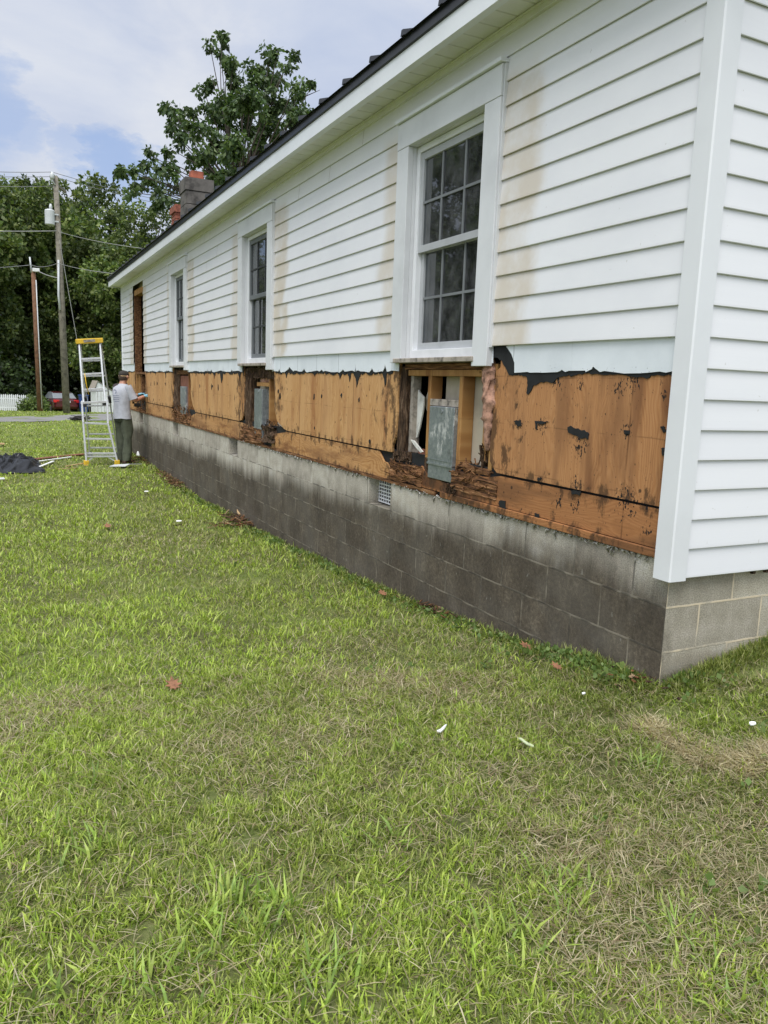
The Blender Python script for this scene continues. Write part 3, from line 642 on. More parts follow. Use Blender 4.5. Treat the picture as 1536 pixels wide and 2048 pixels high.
# second opening
stud(5.52, 5.555, .78, 1.44); MB().box((.008, 5.56, 1.27), (.09, 5.98, 1.31)).build('wall_blocking', M['stud'], house)
rs = rough(gridbox(MB(), (-.004, 6.14, .72), (.09, 6.40, 1.45), (10, 34)), .02, 11, 13, (1.6, 2.2, .3)); rs.build('rotten_stud', M['rot'], house)
rs = rough(gridbox(MB(), (.0, 5.36, 1.36), (.09, 6.36, 1.46), (24, 5)), .02, 11, 14, (1.6, .3, 2.2)); splint(rs, 5.4, 6.4, 1.36, 1.47, 60, -.03, .04, seed=8); rs.build('rotten_header', M['rot'], house)
rs = rough(gridbox(MB(), (-.02, 5.30, .70), (.06, 5.68, .86), (16, 6)), .035, 9, 15, (1.6, .3, 2.2)); splint(rs, 5.25, 5.7, .76, .92, 60, -.03, .05, seed=9, horiz=.85); rs.build('rotten_plate', M['rot'], house)
rs = rough(gridbox(MB(), (-.022, 5.72, .655), (.03, 6.5, .80), (30, 8)), .02, 11, 16, (1.6, .3, 2.2)); splint(rs, 5.8, 6.5, .67, .82, 70, -.03, .02, seed=10, horiz=.9); rs.build('rotten_rim', M['rotb'], house)
rs = rough(gridbox(MB(), (.02, 5.62, 1.31), (.07, 5.92, 1.42), (8, 5)), .03, 12, 18); rs.build('insulation', M['insul'], house, smooth=True)
# third opening
stud(9.34, 9.38, .78, 1.44); rs = rough(gridbox(MB(), (.0, 9.98, .70), (.09, 10.40, 1.45), (12, 30)), .03, 9, 23, (1.6, 2.2, .3)); rs.build('rotten_stud', M['rot'], house)
MB().box((.006, 9.26, 1.38), (.09, 10.3, 1.44)).build('wall_header', M['rotb'], house)
rs = rough(gridbox(MB(), (-.02, 9.2, .66), (.05, 10.4, .80), (30, 6)), .03, 10, 25, (1.6, .3, 2.2)); splint(rs, 9.2, 10.4, .66, .9, 150, -.05, .03, (.03, .12), 12); rs.build('rotten_rim', M['rotb'], house)
tag(MB().box((.02, 9.38, .86), (.03, 9.98, 1.36)).build('drywall', M['redboard'], house), 'reddish stained inner board')
# fourth opening: window taken out
stud(12.985, 13.03, .66, 1.42); stud(13.55, 13.60, .66, 1.40, 'rotb'); stud(13.82, 13.87, .66, 1.40); stud(14.17, 14.22, .66, 1.42)
stud(13.02, 13.06, 1.40, 3.0, 'rotb', -.01, .12, 'brown rough jamb'); stud(14.14, 14.18, 1.40, 3.0, 'rotb', -.01, .12, 'brown rough jamb')
MB().box((-.01, 13.06, 2.90), (.12, 14.14, 3.0)).build('wall_header', M['stud'], house)
MB().box((.0, 13.06, 1.37), (.10, 14.14, 1.41)).build('wall_header', M['rotb'], house)
stud(13.80, 13.86, 1.41, 2.9, 'stud', .16, .26, 'interior stud seen through the opening')
rs = MB(); splint(rs, 13.05, 14.2, .66, .95, 130, -.03, .06, (.04, .2), 14); rs.build('rotten_plate', M['rotb'], house)
MB().box((.01, 13.05, .64), (.09, 14.2, .69)).build('wall_plate', M['rotb'], house)

# ---- siding
CO = .1264; ZK = 1.567
def course(mb, y0, y1, z0, z1=None, ax='y'):
    z1 = z1 or z0+CO; xb, xt = -.0375, -.0265
    n = max(1, int((y1-y0)/.6)); prof = [(-.0225, z0+.010), (xb+.003, z0), (xb, z0+.003), (xb+.0004, z0+.012), (xt, z1+.004)]
    rows = []
    for x, z in prof:
        rows.append([((x+.0016*noise.noise((yy*1.3, z*2, 4))*(1 if i > 1 else .4)), yy, z+.0018*noise.noise((yy*.9, z0*7, 2))) for i, yy in [(prof.index((x, z)), y0+(y1-y0)*k/n) for k in range(n+1)]])
    if ax == 'x': rows = [[(y, x, z) for x, y, z in r] for r in rows]
    b = len(mb.v)
    for r in rows: mb.v += r
    for i in range(len(rows)-1):
        for k in range(n): q = b+i*(n+1)+k; mb.f.append((q, q+1, q+n+2, q+n+1)); mb.mi.append(0)
sd = MB()
cuts = [(c-HT, c+HT, 3.072) for c in WIN]+[(13.0, 14.2, 3.02)]
for k in range(13):
    z0 = ZK+CO*k; y = .045; rng_ = []
    for a, b, zt in cuts:
        if z0 < zt-.03: rng_.append((y, a+.004)); y = b-.004
    rng_.append((y, HL-.03))
    for a, b in rng_:
        bb = a
        course(sd, a, b, z0, min(z0+CO, EAVE+.01))
course(sd, .045, HL-.03, ZK+CO*13, EAVE+.02)
sdo = sd.build('siding', M['vinyl'], house, recalc=False, smooth=False); tag(sdo, 'white lap siding on the long wall, tan stained beside windows')
jm = MB()                                                    # lap joints of the siding panels
for k, y in ((12, 3.25), (11, 3.9), (12, 8.2), (10, 7.55), (11, 4.62), (9, 8.1), (12, 7.9)):
    z0 = ZK+CO*k; jm = MB(); jm.add([(-.0405, y, z0), (-.0405, y+.004, z0), (-.0285, y+.004, z0+CO), (-.0285, y, z0+CO)], [(0, 1, 2, 3)]); jm.build('siding_joint', M['stool'], house)
fs = MB()
for k in range(-8, 30):
    z0 = ZK+CO*k; x1 = HW if z0 < EAVE else max(.5, 0); x0 = .045
    if z0 > EAVE: x0 = (z0-EAVE)/.40; x1 = HW-(z0-EAVE)/.40
    if x1-x0 > .3: course(fs, x0, x1, z0, None, 'x')
tag(fs.build('siding', M['vinyl'], house, recalc=False), 'white lap siding on the front wall')
cpst = MB(); ang = [(-.028, .048), (-.046, .048), (-.046, -.040), (-.040, -.046), (.048, -.046), (.048, -.028)]
cpst.loft([[Vector((x, y, z)) for x, y in ang] for z in (.548, EAVE)]); cpst.build('corner_post', M['post'], house)
ep = MB(); ep.box((-.044, HL-.06, 1.45), (-.0, HL+.012, EAVE)); ep.build('corner_post', M['fascia'], house)
pn = MB()                                                    # dark nails/rods under the front siding edge
for x in (.50, .585, .9): MB().tube([(x, -.03, .548), (x, -.012, .545)], .009, 6).build('weep_stub', M['rot'], house)

# ---- eave: soffit with grooves, fascia, drip edge, ribbed roof
OV = .25; sf = MB(); y = -.25; zf = EAVE
prof = []
while y < HL+.2:
    prof += [(y, zf), (y+.142, zf), (y+.146, zf+.008), (y+.152, zf+.008)]; y += .156
n = len(prof); sf.add([(-OV+.004, py, pz) for py, pz in prof]+[(-.0, py, pz) for py, pz in prof], [(i, i+1, n+i+1, n+i) for i in range(n-1)])
sf.build('soffit', M['soffit'], house, recalc=False)
cv = MB(); cv.box((-.052, .03, EAVE-.042), (-.022, HL-.02, EAVE-.003)); cv.box((-.06, .03, EAVE-.012), (-.0522, HL-.02, EAVE-.003)); cv.build('frieze_trim', M['soffit'], house)
fa = MB()
for a, b in ((-.25, 4.02), (4.022, 6.05), (6.052, 9.05), (9.052, 12.4), (12.402, HL+.2)):
    e = random.uniform(-.001, .001); fa.box((-OV-.018+e, a, EAVE-.022), (-OV+.002, b, EAVE+.085)); fa.box((-OV+.0022, a, EAVE-.022), (-OV+.03, b, EAVE-.016))
fa.build('fascia', M['fascia'], house)
fe = MB(); fe.box((-OV, HL+.19, EAVE-.02), (1.5, HL+.205, EAVE+.11)); fe.build('fascia', M['fascia'], house)
RS = .31; de = MB(); de.box((-OV-.03, -.28, EAVE+.087), (-OV-.0, HL+.23, EAVE+.150)); de.build('drip_edge', M['roof'], house, bevel=.004)
rf = MB(); xr = HW/2; zr = lambda x: EAVE+.152+(x+OV+.03)*RS
rf.add([(-OV-.05, -.28, zr(-OV-.05)), (xr, -.28, zr(xr)), (xr, HL+.23, zr(xr)), (-OV-.05, HL+.23, zr(-OV-.05)), (HW+OV+.05, -.28, zr(-OV-.05)), (HW+OV+.05, HL+.23, zr(-OV-.05))], [(0, 1, 2, 3), (1, 4, 5, 2)])
y = 15.9
while y > -.25:
    rf.add([(-OV-.055, y-.020, zr(-OV-.05)+.002), (-OV-.055, y-.010, zr(-OV-.05)+.036), (-OV-.055, y+.010, zr(-OV-.05)+.036), (-OV-.055, y+.020, zr(-OV-.05)+.002),
            (xr, y-.020, zr(xr)+.002), (xr, y-.010, zr(xr)+.036), (xr, y+.010, zr(xr)+.036), (xr, y+.020, zr(xr)+.002)], [(0, 1, 2, 3), (0, 4, 5, 1), (1, 5, 6, 2), (2, 6, 7, 3)])
    y -= .444
rfo = rf.build('roof', M['roof'], house, recalc=False)
def chim(name, px, D, topy, wdt, courses, mt, ch, label):
    p = dist(px, topy, D); t = sub(name, house, (0, 0, 0), label); x0, y0, zt = p.x, p.y, p.z
    b = MB()
    for k in range(courses):
        z1 = zt-ch*k; j = random.uniform(-.004, .004); e = .012 if k == 0 else 0
        b.box((x0+j-e, y0+j-e, z1-ch+.010), (x0+wdt+j+e, y0+wdt+j+e, z1)); b.box((x0+.012, y0+.012, z1-ch), (x0+wdt-.012, y0+wdt-.012, z1-ch+.0095))
    b.build('chimney_stack', mt, t, bevel=.006); return t, x0, y0, zt
t, x0, y0, zt = chim('chimney', 372, 12.2, 353, .43, 6, M['chim'], .2032, 'grey block chimney')
rings = []; f0 = MB(); cxx, cyy = x0+.21, y0+.21
for r, z in ((.105, zt), (.105, zt+.135), (.085, zt+.135), (.085, zt+.02)): rings.append([Vector((cxx+r*math.copysign(abs(math.cos(a))**.35, math.cos(a)), cyy+r*math.copysign(abs(math.sin(a))**.35, math.sin(a)), z)) for a in [2*math.pi*k/24 for k in range(24)]])
f0.loft(rings, cap=False); f0.build('chimney_flue', M['terra'], t)
cp_ = MB(); cp_.add([(x0-.012, y0-.012, zt+.001), (x0+.442, y0-.012, zt+.001), (x0+.442, y0+.442, zt+.001), (x0-.012, y0+.442, zt+.001), (x0+.09, y0+.09, zt+.02), (x0+.34, y0+.09, zt+.02), (x0+.34, y0+.34, zt+.02), (x0+.09, y0+.34, zt+.02)], [(4,5,6,7),(0,1,5,4),(1,2,6,5),(2,3,7,6),(3,0,4,7)]); cp_.build('mortar_cap', M['mortar_drip'], t)
t, x0, y0, zt = chim('chimney', 351, 15.8, 408, .42, 16, M['brick'], .072, 'red brick chimney behind the block one')
b = MB(); b.box((x0-.03, y0-.03, zt-.15), (x0+.45, y0+.45, zt-.03)); b.build('corbel_course', M['brick'], t)

# ---- windows
def window(c, i):
    t = sub('window', house, (0, 0, 0))
    a, b = c-HO, c+HO; XF, XB = -.062, -.02
    tr = MB()
    tr.box((XF, c-HT, 1.455 if i == 0 else 1.44), (XB, a, 2.885)); tr.box((XF, b, 1.485), (XB, c+HT, 2.885)); tr.box((XF-.002, c-HT, 2.887), (XB, c+HT, 3.05))
    tr.box((XB+.001, a-.014, 1.50), (.06, a, 2.89)); tr.box((XB+.001, b, 1.50), (.06, b+.014, 2.89)); tr.box((XB+.001, a, 2.887), (.06, b, 2.90))
    tr.build('window_trim', M['trim'], t, bevel=.003)
    cap = MB(); cap.box((XF-.022, c-HT-.012, 3.053), (XB, c+HT+.012, 3.076)); cap.build('drip_cap', M['fascia'], t, bevel=.003)
    for s_ in (-1, 1): MB().box((-.05, c+s_*(HT+.002), 1.56), (-.024, c+s_*(HT+.012), 3.05)).build('trim_channel', M['trim'], t)
    fr = MB(); A, B, z0, z1 = a+.002, b-.002, 1.515, 2.884; f = .04
    fr.box((.006, A, z0), (.085, A+f, z1)); fr.box((.006, B-f, z0), (.085, B, z1)); fr.box((.006, A+f, z1-f), (.085, B-f, z1)); fr.box((.002, A+f, z0), (.085, B-f, z0+.055)); fr.build('window_frame', M['sash'], t, bevel=.003)
    mid = (z0+z1)/2+.03
    def sash(z_a, z_b, xa, nm):
        s = MB(); p = .038; y_a, y_b = A+f+.001, B-f-.001
        s.box((xa, y_a, z_a), (xa+.022, y_a+p, z_b)); s.box((xa, y_b-p, z_a), (xa+.022, y_b, z_b)); s.box((xa, y_a+p, z_a), (xa+.022, y_b-p, z_a+.045)); s.box((xa, y_a+p, z_b-.045), (xa+.022, y_b-p, z_b))
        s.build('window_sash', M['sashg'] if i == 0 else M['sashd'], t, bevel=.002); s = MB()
        for k in (1, 2): yy = y_a+(y_b-y_a)*k/3; s.box((xa+.006, yy-.008, z_a+.045), (xa+.014, yy+.008, z_b-.045))
        zz = (z_a+z_b)/2
        for k in range(3):
            ya_ = y_a+(y_b-y_a)*k/3+(.008 if k else .038); yb_ = y_a+(y_b-y_a)*(k+1)/3-(.008 if k < 2 else .038); s.box((xa+.006, ya_, zz-.008), (xa+.014, yb_, zz+.008))
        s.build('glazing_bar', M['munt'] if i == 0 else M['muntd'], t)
        g_ = MB(); g_.box((xa+.016, y_a+.02, z_a+.02), (xa+.020, y_b-.02, z_b-.02)); g_.build('window_glass', M['glass'], t)
    sash(mid-.022, z1-f-.004, .018, 'upper'); sash(z0+.058, mid+.022, .046, 'lower')
    st = MB(); st.box((-.075, a-.02, 1.482), (.08, b+.09, 1.512)); o = st.build('window_stool', M['stool'], t, bevel=.004)
    cu = MB(); n = 40                                        # lace curtain behind the glass
    if i == 0: zlo = 2.15
    else: zlo = 1.8
    vs = [(.16+.02*math.sin(k*1.7)+.008*math.sin(k*4.1), a-.02+(b-a+.04)*k/n, zz) for zz in (zlo, 2.95) for k in range(n+1)]
    cu.add(vs, [(k, k+1, n+2+k, n+1+k) for k in range(n)]); cu.build('curtain', M['curtain'], t, smooth=True, recalc=False)
mcur, g = mat('thin grey curtain'); p, x, y, z = g.pos()
d_ = g.n('BsdfDiffuse', (.11, .11, .12)); tt = g.n('BsdfTransparent', (1, 1, 1)); g.n('OutputMaterial', g.n('MixShader', g.sm(g.noise(p, 60, 3), .3, .7, .25, .75), tt, d_)); M['curtain'] = mcur
for i, c in enumerate(WIN): window(c, i)

# ------------------------------------------------------------ vegetation
def leafcloud(name, cen, rad_, per, Ln, pal, m, parent=None, droop=.5, seed=1, wr=.5, lumvar=.35):
    r = np.random.default_rng(seed); cen = np.asarray(cen, float); n = len(cen); N = n*per
    c = np.repeat(cen, per, 0); rr = np.repeat(np.asarray(rad_, float), per)
    o = r.normal(size=(N, 3)); o /= np.linalg.norm(o, axis=1)[:, None]+1e-9
    p = c+o*(rr*r.random(N)**.5)[:, None]
    d = o*.6+r.normal(size=(N, 3))*.55+np.array([0, 0, -droop]); d /= np.linalg.norm(d, axis=1)[:, None]
    s = np.cross(d, r.normal(size=(N, 3))); s /= np.linalg.norm(s, axis=1)[:, None]+1e-9
    L_ = Ln*(.6+.7*r.random(N)); W_ = L_*wr
    v = np.stack([p, p+d*(L_*.5)[:, None]+s*(W_*.5)[:, None], p+d*L_[:, None], p+d*(L_*.5)[:, None]-s*(W_*.5)[:, None]], 1).reshape(-1, 3)
    pal = np.asarray(pal); k = r.random(N)[:, None]; ci = r.integers(0, len(pal)-1, N)
    col = pal[ci]*(1-k)+pal[ci+1]*k
    lum = np.repeat(1+lumvar*(r.random(n)-.5)*2, per)*(1+.35*(r.random(N)-.5)); col = col*lum[:, None]
    if parent is not None: v = v-np.array(parent.location)
    return np_mesh(name, v, np.arange(4*N), np.arange(N)*4, None, m, parent, np.repeat(col, 4, 0))
def limb(mb, a, b, r0_, r1_, bend, rnd):
    a, b = Vector(a), Vector(b); k = Vector((rnd.uniform(-1, 1), rnd.uniform(-1, 1), rnd.uniform(.0, 1)))*bend*(b-a).length
    pts = [a.lerp(b, t)+k*math.sin(math.pi*t)*.5 for t in (0, .25, .5, .75, 1)]
    mb.tube(pts, [r0_+(r1_-r0_)*t for t in (0, .25, .5, .75, 1)], 6)
# big tree behind the house
DT = 28.0; rt = random.Random(5)
base = dist(470, 430, DT); base.z = float(gz(base.x, base.y))
tree = thing('leafy_tree', 'tall open-crowned tree rising above the black roof behind the chimney', 'tree', base)
blobs = [(442,84,16),(420,92,10),(440,112,14),(466,121,9),(452,140,18),(540,108,18),(556,100,10),(584,112,8),(572,130,14),(530,140,24),(555,160,24),(590,168,12),(624,172,9),(606,190,12),(510,168,26),(470,170,22),(455,205,30),(500,205,34),(545,205,32),(585,205,22),(408,183,15),(420,210,22),(440,240,30),(490,250,36),(540,250,34),(590,235,26),(617,228,12),(322,210,9),(342,214,8),(350,236,14),(365,232,14),(385,228,16),(338,256,10),(372,262,18),(400,258,24),(430,285,30),(360,280,12),(470,300,34),(520,290,30),(400,310,20),(420,340,28),(380,320,16),(345,300,12),(330,320,14),(300,310,12),(292,330,12),(318,340,14),(345,335,18),(290,352,14),(270,345,10),(250,348,10),(238,344,6),(268,368,12),(300,372,16),(262,385,9),(318,385,12),(330,400,12),(318,415,10),(345,405,9),(350,375,12),(450,360,30),(475,335,26),(505,325,20),(405,380,20),(440,395,20),(520,275,22),(425,165,8),(505,140,12),(575,250,16)]
cen, rads, trk = [], [], MB()
T0 = base.copy(); top = dist(480, 330, DT); fork = Vector((top.x, top.y, top.z-1.2))
trk.tube([T0, T0+Vector((0, 0, 2.5)), fork.lerp(T0, .3), fork], [.30, .22, .16, .10], 10)
for px, py, r in blobs:
    D = DT+rt.uniform(-1, 1)*(1.2+r*.06); c = dist(px, py, D); R_ = r/F_PX*D
    cen_here = []
    for _ in range(max(2, int((r/7.6)**1.75))):
        o = Vector((rt.gauss(0, 1), rt.gauss(0, 1), rt.gauss(0, 1))); o = o.normalized()*R_*rt.random()**.45
        q = c+o; cen.append(tuple(q)); rads.append(rt.uniform(.14, .26)); cen_here.append(q)
    limb(trk, fork if py < 330 else fork-Vector((0, 0, .8)), c, .028+r*.0005, .011, .12, rt)
    for q in cen_here[::3]: limb(trk, c, q, .010, .005, .1, rt)
for a_, b_ in (((612,192),(640,180)), ((600,225),(604,205)), ((585,222),(590,198)), ((430,180),(420,150))):
    limb(trk, dist(*a_, DT), dist(*b_, DT), .018, .006, .15, rt)
trk.build('trunk', M['bark'], tree, smooth=True)
leafcloud('crown', cen, rads, 46, .185, [(.030,.058,.020),(.055,.095,.030),(.085,.130,.042),(.13,.175,.065)], M['leaf'], tree, .75, 3, .58)
# woods across the road
def woodtree(h, rw, seed, low=.10, ncl=430, Ln=.30, per=84):
    r = random.Random(seed); t = thing('wood_tree', 'x', 'tree', (0, 0, 0)); b = MB()
    b.tube([(0, 0, 0), (.1, 0, h*.25), (-.1, .1, h*.55), (0, 0, h*.8)], [.26, .21, .15, .05], 8)
    c, rd_ = [], []
    lobes = [(r.uniform(-1, 1)*rw*.62, r.uniform(-1, 1)*rw*.62, h*r.uniform(low+.12, .88), rw*r.uniform(.24, .42)) for _ in range(18)]+[(0, 0, h*.9, rw*.35)]
    for lx, ly, lz, lr in lobes:
        limb(b, (0, 0, lz*.62), (lx, ly, lz), .10, .03, .12, r)
        for _ in range(ncl//18):
            o = Vector((r.gauss(0, 1), r.gauss(0, 1), r.gauss(0, .8))).normalized()*lr*(.55+.5*r.random())
            q = Vector((lx, ly, lz))+o
            if q.z > h*low: c.append(tuple(q)); rd_.append(r.uniform(.35, .75))
            if r.random() < .12: limb(b, (lx, ly, lz), q, .03, .012, .1, r)
    b.build('trunk', M['bark'], t, smooth=True)
    leafcloud('crown', c, rd_, per, Ln, [(.034,.064,.017),(.076,.115,.029),(.122,.163,.043),(.19,.22,.068)], M['leaf'], t, .25, seed+40, .62, .5)
    return t
protos = [woodtree(17.5, 6.2, 101), woodtree(15.0, 6.8, 102), woodtree(18.5, 5.6, 103, .16), woodtree(13.0, 5.2, 104)]
def at_h(px, py, hd):
    d = ray(px, py); t = hd/math.hypot(d.x, d.y); return CP+d*t
spots = [(-560,62,1,1.0,0),(-400,66,0,.95,1),(-270,60,2,.95,2),(-140,64,1,1.05,3),(-30,69,3,1.30,4),(58,74,0,1.06,1),(120,78,2,1.10,5),(200,75,1,1.28,2),(268,64,3,1.02,1),(322,68,0,.95,4),(420,75,0,.8,2),(520,70,1,.8,1),(640,74,2,.75,3),(780,78,0,.8,3)]
sides = ('at the far left beyond the picture', 'left of the brown pole')
lab = ['dark wood tree far left beyond the picket fence, out of view']*4+['rounded wood tree above the white picket fence', 'wood tree behind the brown service pole', 'tall wood tree directly behind the grey pole and transformer', 'broad wood tree behind the aluminium ladder', 'low wood tree behind the far eave corner of the house', 'wood tree left of the brick chimney']+['wood tree hidden behind the house roof']*4
used = set()
for i, (px, hd, pi_, sc, rz) in enumerate(spots):
    p = at_h(px, 760, hd); o = protos[pi_] if pi_ not in used else copy_tree(protos[pi_]); used.add(pi_)
    o.location = (p.x, p.y, float(gz(p.x, p.y))-.1); o.rotation_euler = (0, 0, rz*1.05); o.scale = (sc, sc, sc)
    tag(o, lab[i], 'tree', 'wood trees across the road')
def bushp(h, rw, seed, pal=None):
    r = random.Random(seed); t = thing('bush', 'x', 'bush', (0, 0, 0)); b = MB(); c, rd_ = [], []
    for _ in range(9): limb(b, (r.uniform(-.3, .3), r.uniform(-.3, .3), 0), (r.uniform(-1, 1)*rw*.6, r.uniform(-1, 1)*rw*.6, h*r.uniform(.4, .8)), .04, .015, .15, r)
    for _ in range(120):
        a = r.uniform(0, 2*math.pi); q = r.random()**.5*rw; c.append((q*math.cos(a), q*math.sin(a), h*r.random()*(1-.4*(q/rw)**2))); rd_.append(r.uniform(.25, .55))
    b.build('stem', M['bark'], t, smooth=True)
    leafcloud('foliage', c, rd_, 40, .30 if not pal else .16, pal or [(.008,.015,.005),(.018,.034,.009),(.034,.058,.015),(.06,.09,.025)], M['leaf'], t, .2, seed+9, .6, .5); return t  # default palette near black: woodland shade put into the leaf colours
bp = [bushp(3.4, 2.6, 7), bushp(2.4, 2.2, 8), bushp(5.0, 3.0, 9)]
bp.append(bushp(.95, .55, 15, [(.06,.10,.03),(.10,.15,.04),(.14,.19,.05),(.18,.24,.07)]))
bs = [(-420,60,0),(-330,58,2),(-250,57,1),(-170,59,2),(-95,60,0),(-30,58,2),(15,59,0),(28,70,2),(76,73,2),(112,77,0),(140,78,2),(180,78,2),(205,66,1),(235,68,2),(270,64,0),(310,66,2),(360,64,2),(420,66,0),(67,52.8,3)]
blab = ['dark bush far left outside the picture']*5+['tall dark bush behind the left end of the picket fence', 'dark bush behind the middle of the picket fence', 'tall dark bush behind the right end of the picket fence', 'tall shaded bush left of the red car', 'low shaded bush directly beyond the red car', 'tall shaded bush beyond the silver car', 'tall bush seen through the upper ladder rungs', 'low bush seen beside the ladder and the man', 'tall bush behind the man in the grey shirt']+['bush hidden behind the house']*4+['small light bush between the picket fence and the brown pole']
for k_, (px_, hd_) in enumerate(((-900, 44), (-1250, 40), (-1750, 42), (-2600, 40))):
    p = at_h(px_, 760, hd_); o = copy_tree(protos[k_ % 3]); o.location = (p.x, p.y, float(gz(p.x, p.y))-.1); o.rotation_euler = (0, 0, k_*1.7); o.scale = (.95, .95, .95); tag(o, 'tree beyond the left edge of the picture, mirrored in the windows', 'tree', 'trees mirrored in the windows')
usedb = set()
for i, (px, hd, k) in enumerate(bs):
    p = at_h(px, 790, hd); o = bp[k] if k not in usedb else copy_tree(bp[k]); usedb.add(k)
    o.location = (p.x, p.y, float(gz(p.x, p.y))-.1); o.rotation_euler = (0, 0, i*1.3); sc = (.8+.4*((i*37) % 10)/10); o.scale = (sc, sc, sc)
    tag(o, blab[i], 'bush', 'bushes at the edge of the wood')

# ------------------------------------------------------------ poles and wires
def vtop(b, px, py): return at_h(px, py, math.hypot(b.x-CP.x, b.y-CP.y))
pb = at_h(133.5, 823, 39.0); pb.z = float(gz(pb.x, pb.y)); pt = vtop(pb, 111, 353); hd1 = math.hypot(pb.x-CP.x, pb.y-CP.y)
pole = thing('utility_pole', 'tall grey weathered utility pole carrying a transformer can', 'utility pole', pb)
b = MB(); b.tube([pb-Vector((0, 0, .4)), pb.lerp(pt, .5), pt], [.165, .14, .105], 14); b.build('pole_shaft', M['poleg'], pole, smooth=True)
b = MB(); b.beam(at_h(108, 366, hd1-.12), at_h(131, 384, hd1+1.5), .09, .11); b.build('crossarm', M['poleg'], pole)
b = MB(); q = at_h(104, 360, hd1-.15); e = at_h(104, 344, hd1-.15)
b.tube([at_h(110, 370, hd1-.12), q, q.lerp(e, .3)], .035, 8); b.tube([q.lerp(e, .1), q.lerp(e, .3), q.lerp(e, .6), e], [.07, .10, .10, .06], 10); b.build('insulator', M['xfmr'], pole, smooth=True)
q = at_h(99.5, 434, hd1-.1); tf = sub('transformer', pole, q-pb)
b = MB(); b.tube([q+Vector((0, 0, z)) for z in (-.33, -.31, .26, .30, .33)], [.19, .205, .205, .18, .10], 18); b.build('transformer_tank', M['xfmr'], tf, smooth=False)
b = MB(); b.tube([q+Vector((.05, 0, .30)), q+Vector((.05, 0, .42)), q+Vector((.05, 0, .56))], [.05, .075, .04], 10); b.build('bushing', M['xfmr'], tf, smooth=True)
b = MB(); b.box(q+Vector((.18, -.05, .10)), q+Vector((.36, .05, .16))); b.box(q+Vector((.18, -.05, -.2)), q+Vector((.36, .05, -.14))); b.build('bracket', M['xfmr'], tf)
b = MB(); b.tube([at_h(117, 520, hd1-.17), at_h(117, 590, hd1-.17), at_h(120, 620, hd1-.17)], .045, 8); b.build('conduit', M['xfmr'], pole, smooth=True)
pb2 = at_h(80.5, 818, 45.5); pb2.z = float(gz(pb2.x, pb2.y)); pt2 = vtop(pb2, 66.5, 541); hd2 = math.hypot(pb2.x-CP.x, pb2.y-CP.y)
pole2 = thing('service_pole', 'shorter reddish brown service pole with a white box on top', 'utility pole', pb2)
b = MB(); b.tube([pb2-Vector((0, 0, .4)), pb2.lerp(pt2, .5), pt2], [.15, .13, .11], 12); b.build('pole_shaft', M['poleb'], pole2, smooth=True)
b = MB(); q = at_h(72, 540, hd2-.12); b.box(q-Vector((.17, .06, .09)), q+Vector((.17, .06, .09))); b.build('meter_box', M['whitebit'], pole2, bevel=.02)
b = MB(); b.tube([at_h(59.5, 514, hd2-.05), at_h(63, 545, hd2-.05)], .04, 8); b.build('mast', M['xfmr'], pole2, smooth=True)
b = MB(); b.tube([at_h(72, 560, hd2-.15), at_h(78, 690, hd2-.17), at_h(84, 817, hd2-.17)], .028, 6); b.build('conduit', M['xfmr'], pole2, smooth=True)
def wire(pts, r, label, m='gal_wire', sag=0):
    out = []
    for a, c in zip(pts, pts[1:]):
        for k in range(12): t = k/12; p = Vector(a).lerp(Vector(c), t); p.z -= sag*4*t*(1-t); out.append(p)
    out.append(Vector(pts[-1])); o = MB().tube(out, r, 5).build('overhead_wire', M[m], None, smooth=True)
    c = out[len(out)//2].copy(); o.data.transform(Matrix.Translation(-c)); o.location = c
    tag(o, label, 'wire', 'overhead wires of the utility pole')
wire([at_h(-320, 318, hd1-4), at_h(104, 344, hd1-.15), at_h(420, 418, hd1+10)], .013, 'topmost thin wire running over the tip of the grey utility pole', sag=.15)
wire([at_h(-320, 330, hd1-4), at_h(108, 353, hd1-.1), at_h(420, 425, hd1+10)], .013, 'second thin wire passing just under the pole tip', sag=.15)
wire([at_h(-320, 352, hd1-4), at_h(118, 372, hd1+.3)], .013, 'thin wire from the left ending at the pole crossarm', sag=.15)
wire([at_h(-320, 448, hd1-4), at_h(113, 462, hd1-.15)], .022, 'pale cable from the left meeting the grey pole below its transformer', 'wire_pale', .1)
wire([at_h(116, 463, hd1-.1), at_h(310, 500, 24)], .010, 'pale cable running from below the transformer to the house roof', 'wire_pale', .08)
wire([at_h(-320, 541, hd1-4), at_h(62, 530, hd2), at_h(114, 527, hd1)], .016, 'dark cable from the left passing the white box to the grey pole', sag=.12)
wire([at_h(115, 526, hd1-.1), at_h(240, 549, 18.9)], .009, 'pale service cable from the grey pole to the far eave of the house', 'wire_pale', .05)
wire([at_h(76, 542, hd2-.15), at_h(117, 556, hd1-.1)], .025, 'short cable joining the white box to the grey pole', 'wire_pale', .05)
wire([at_h(117, 470, hd1-.1), onground(180, 828)], .014, 'slanting guy wire from the grey pole down behind the ladder', 'wire_pale', .0)

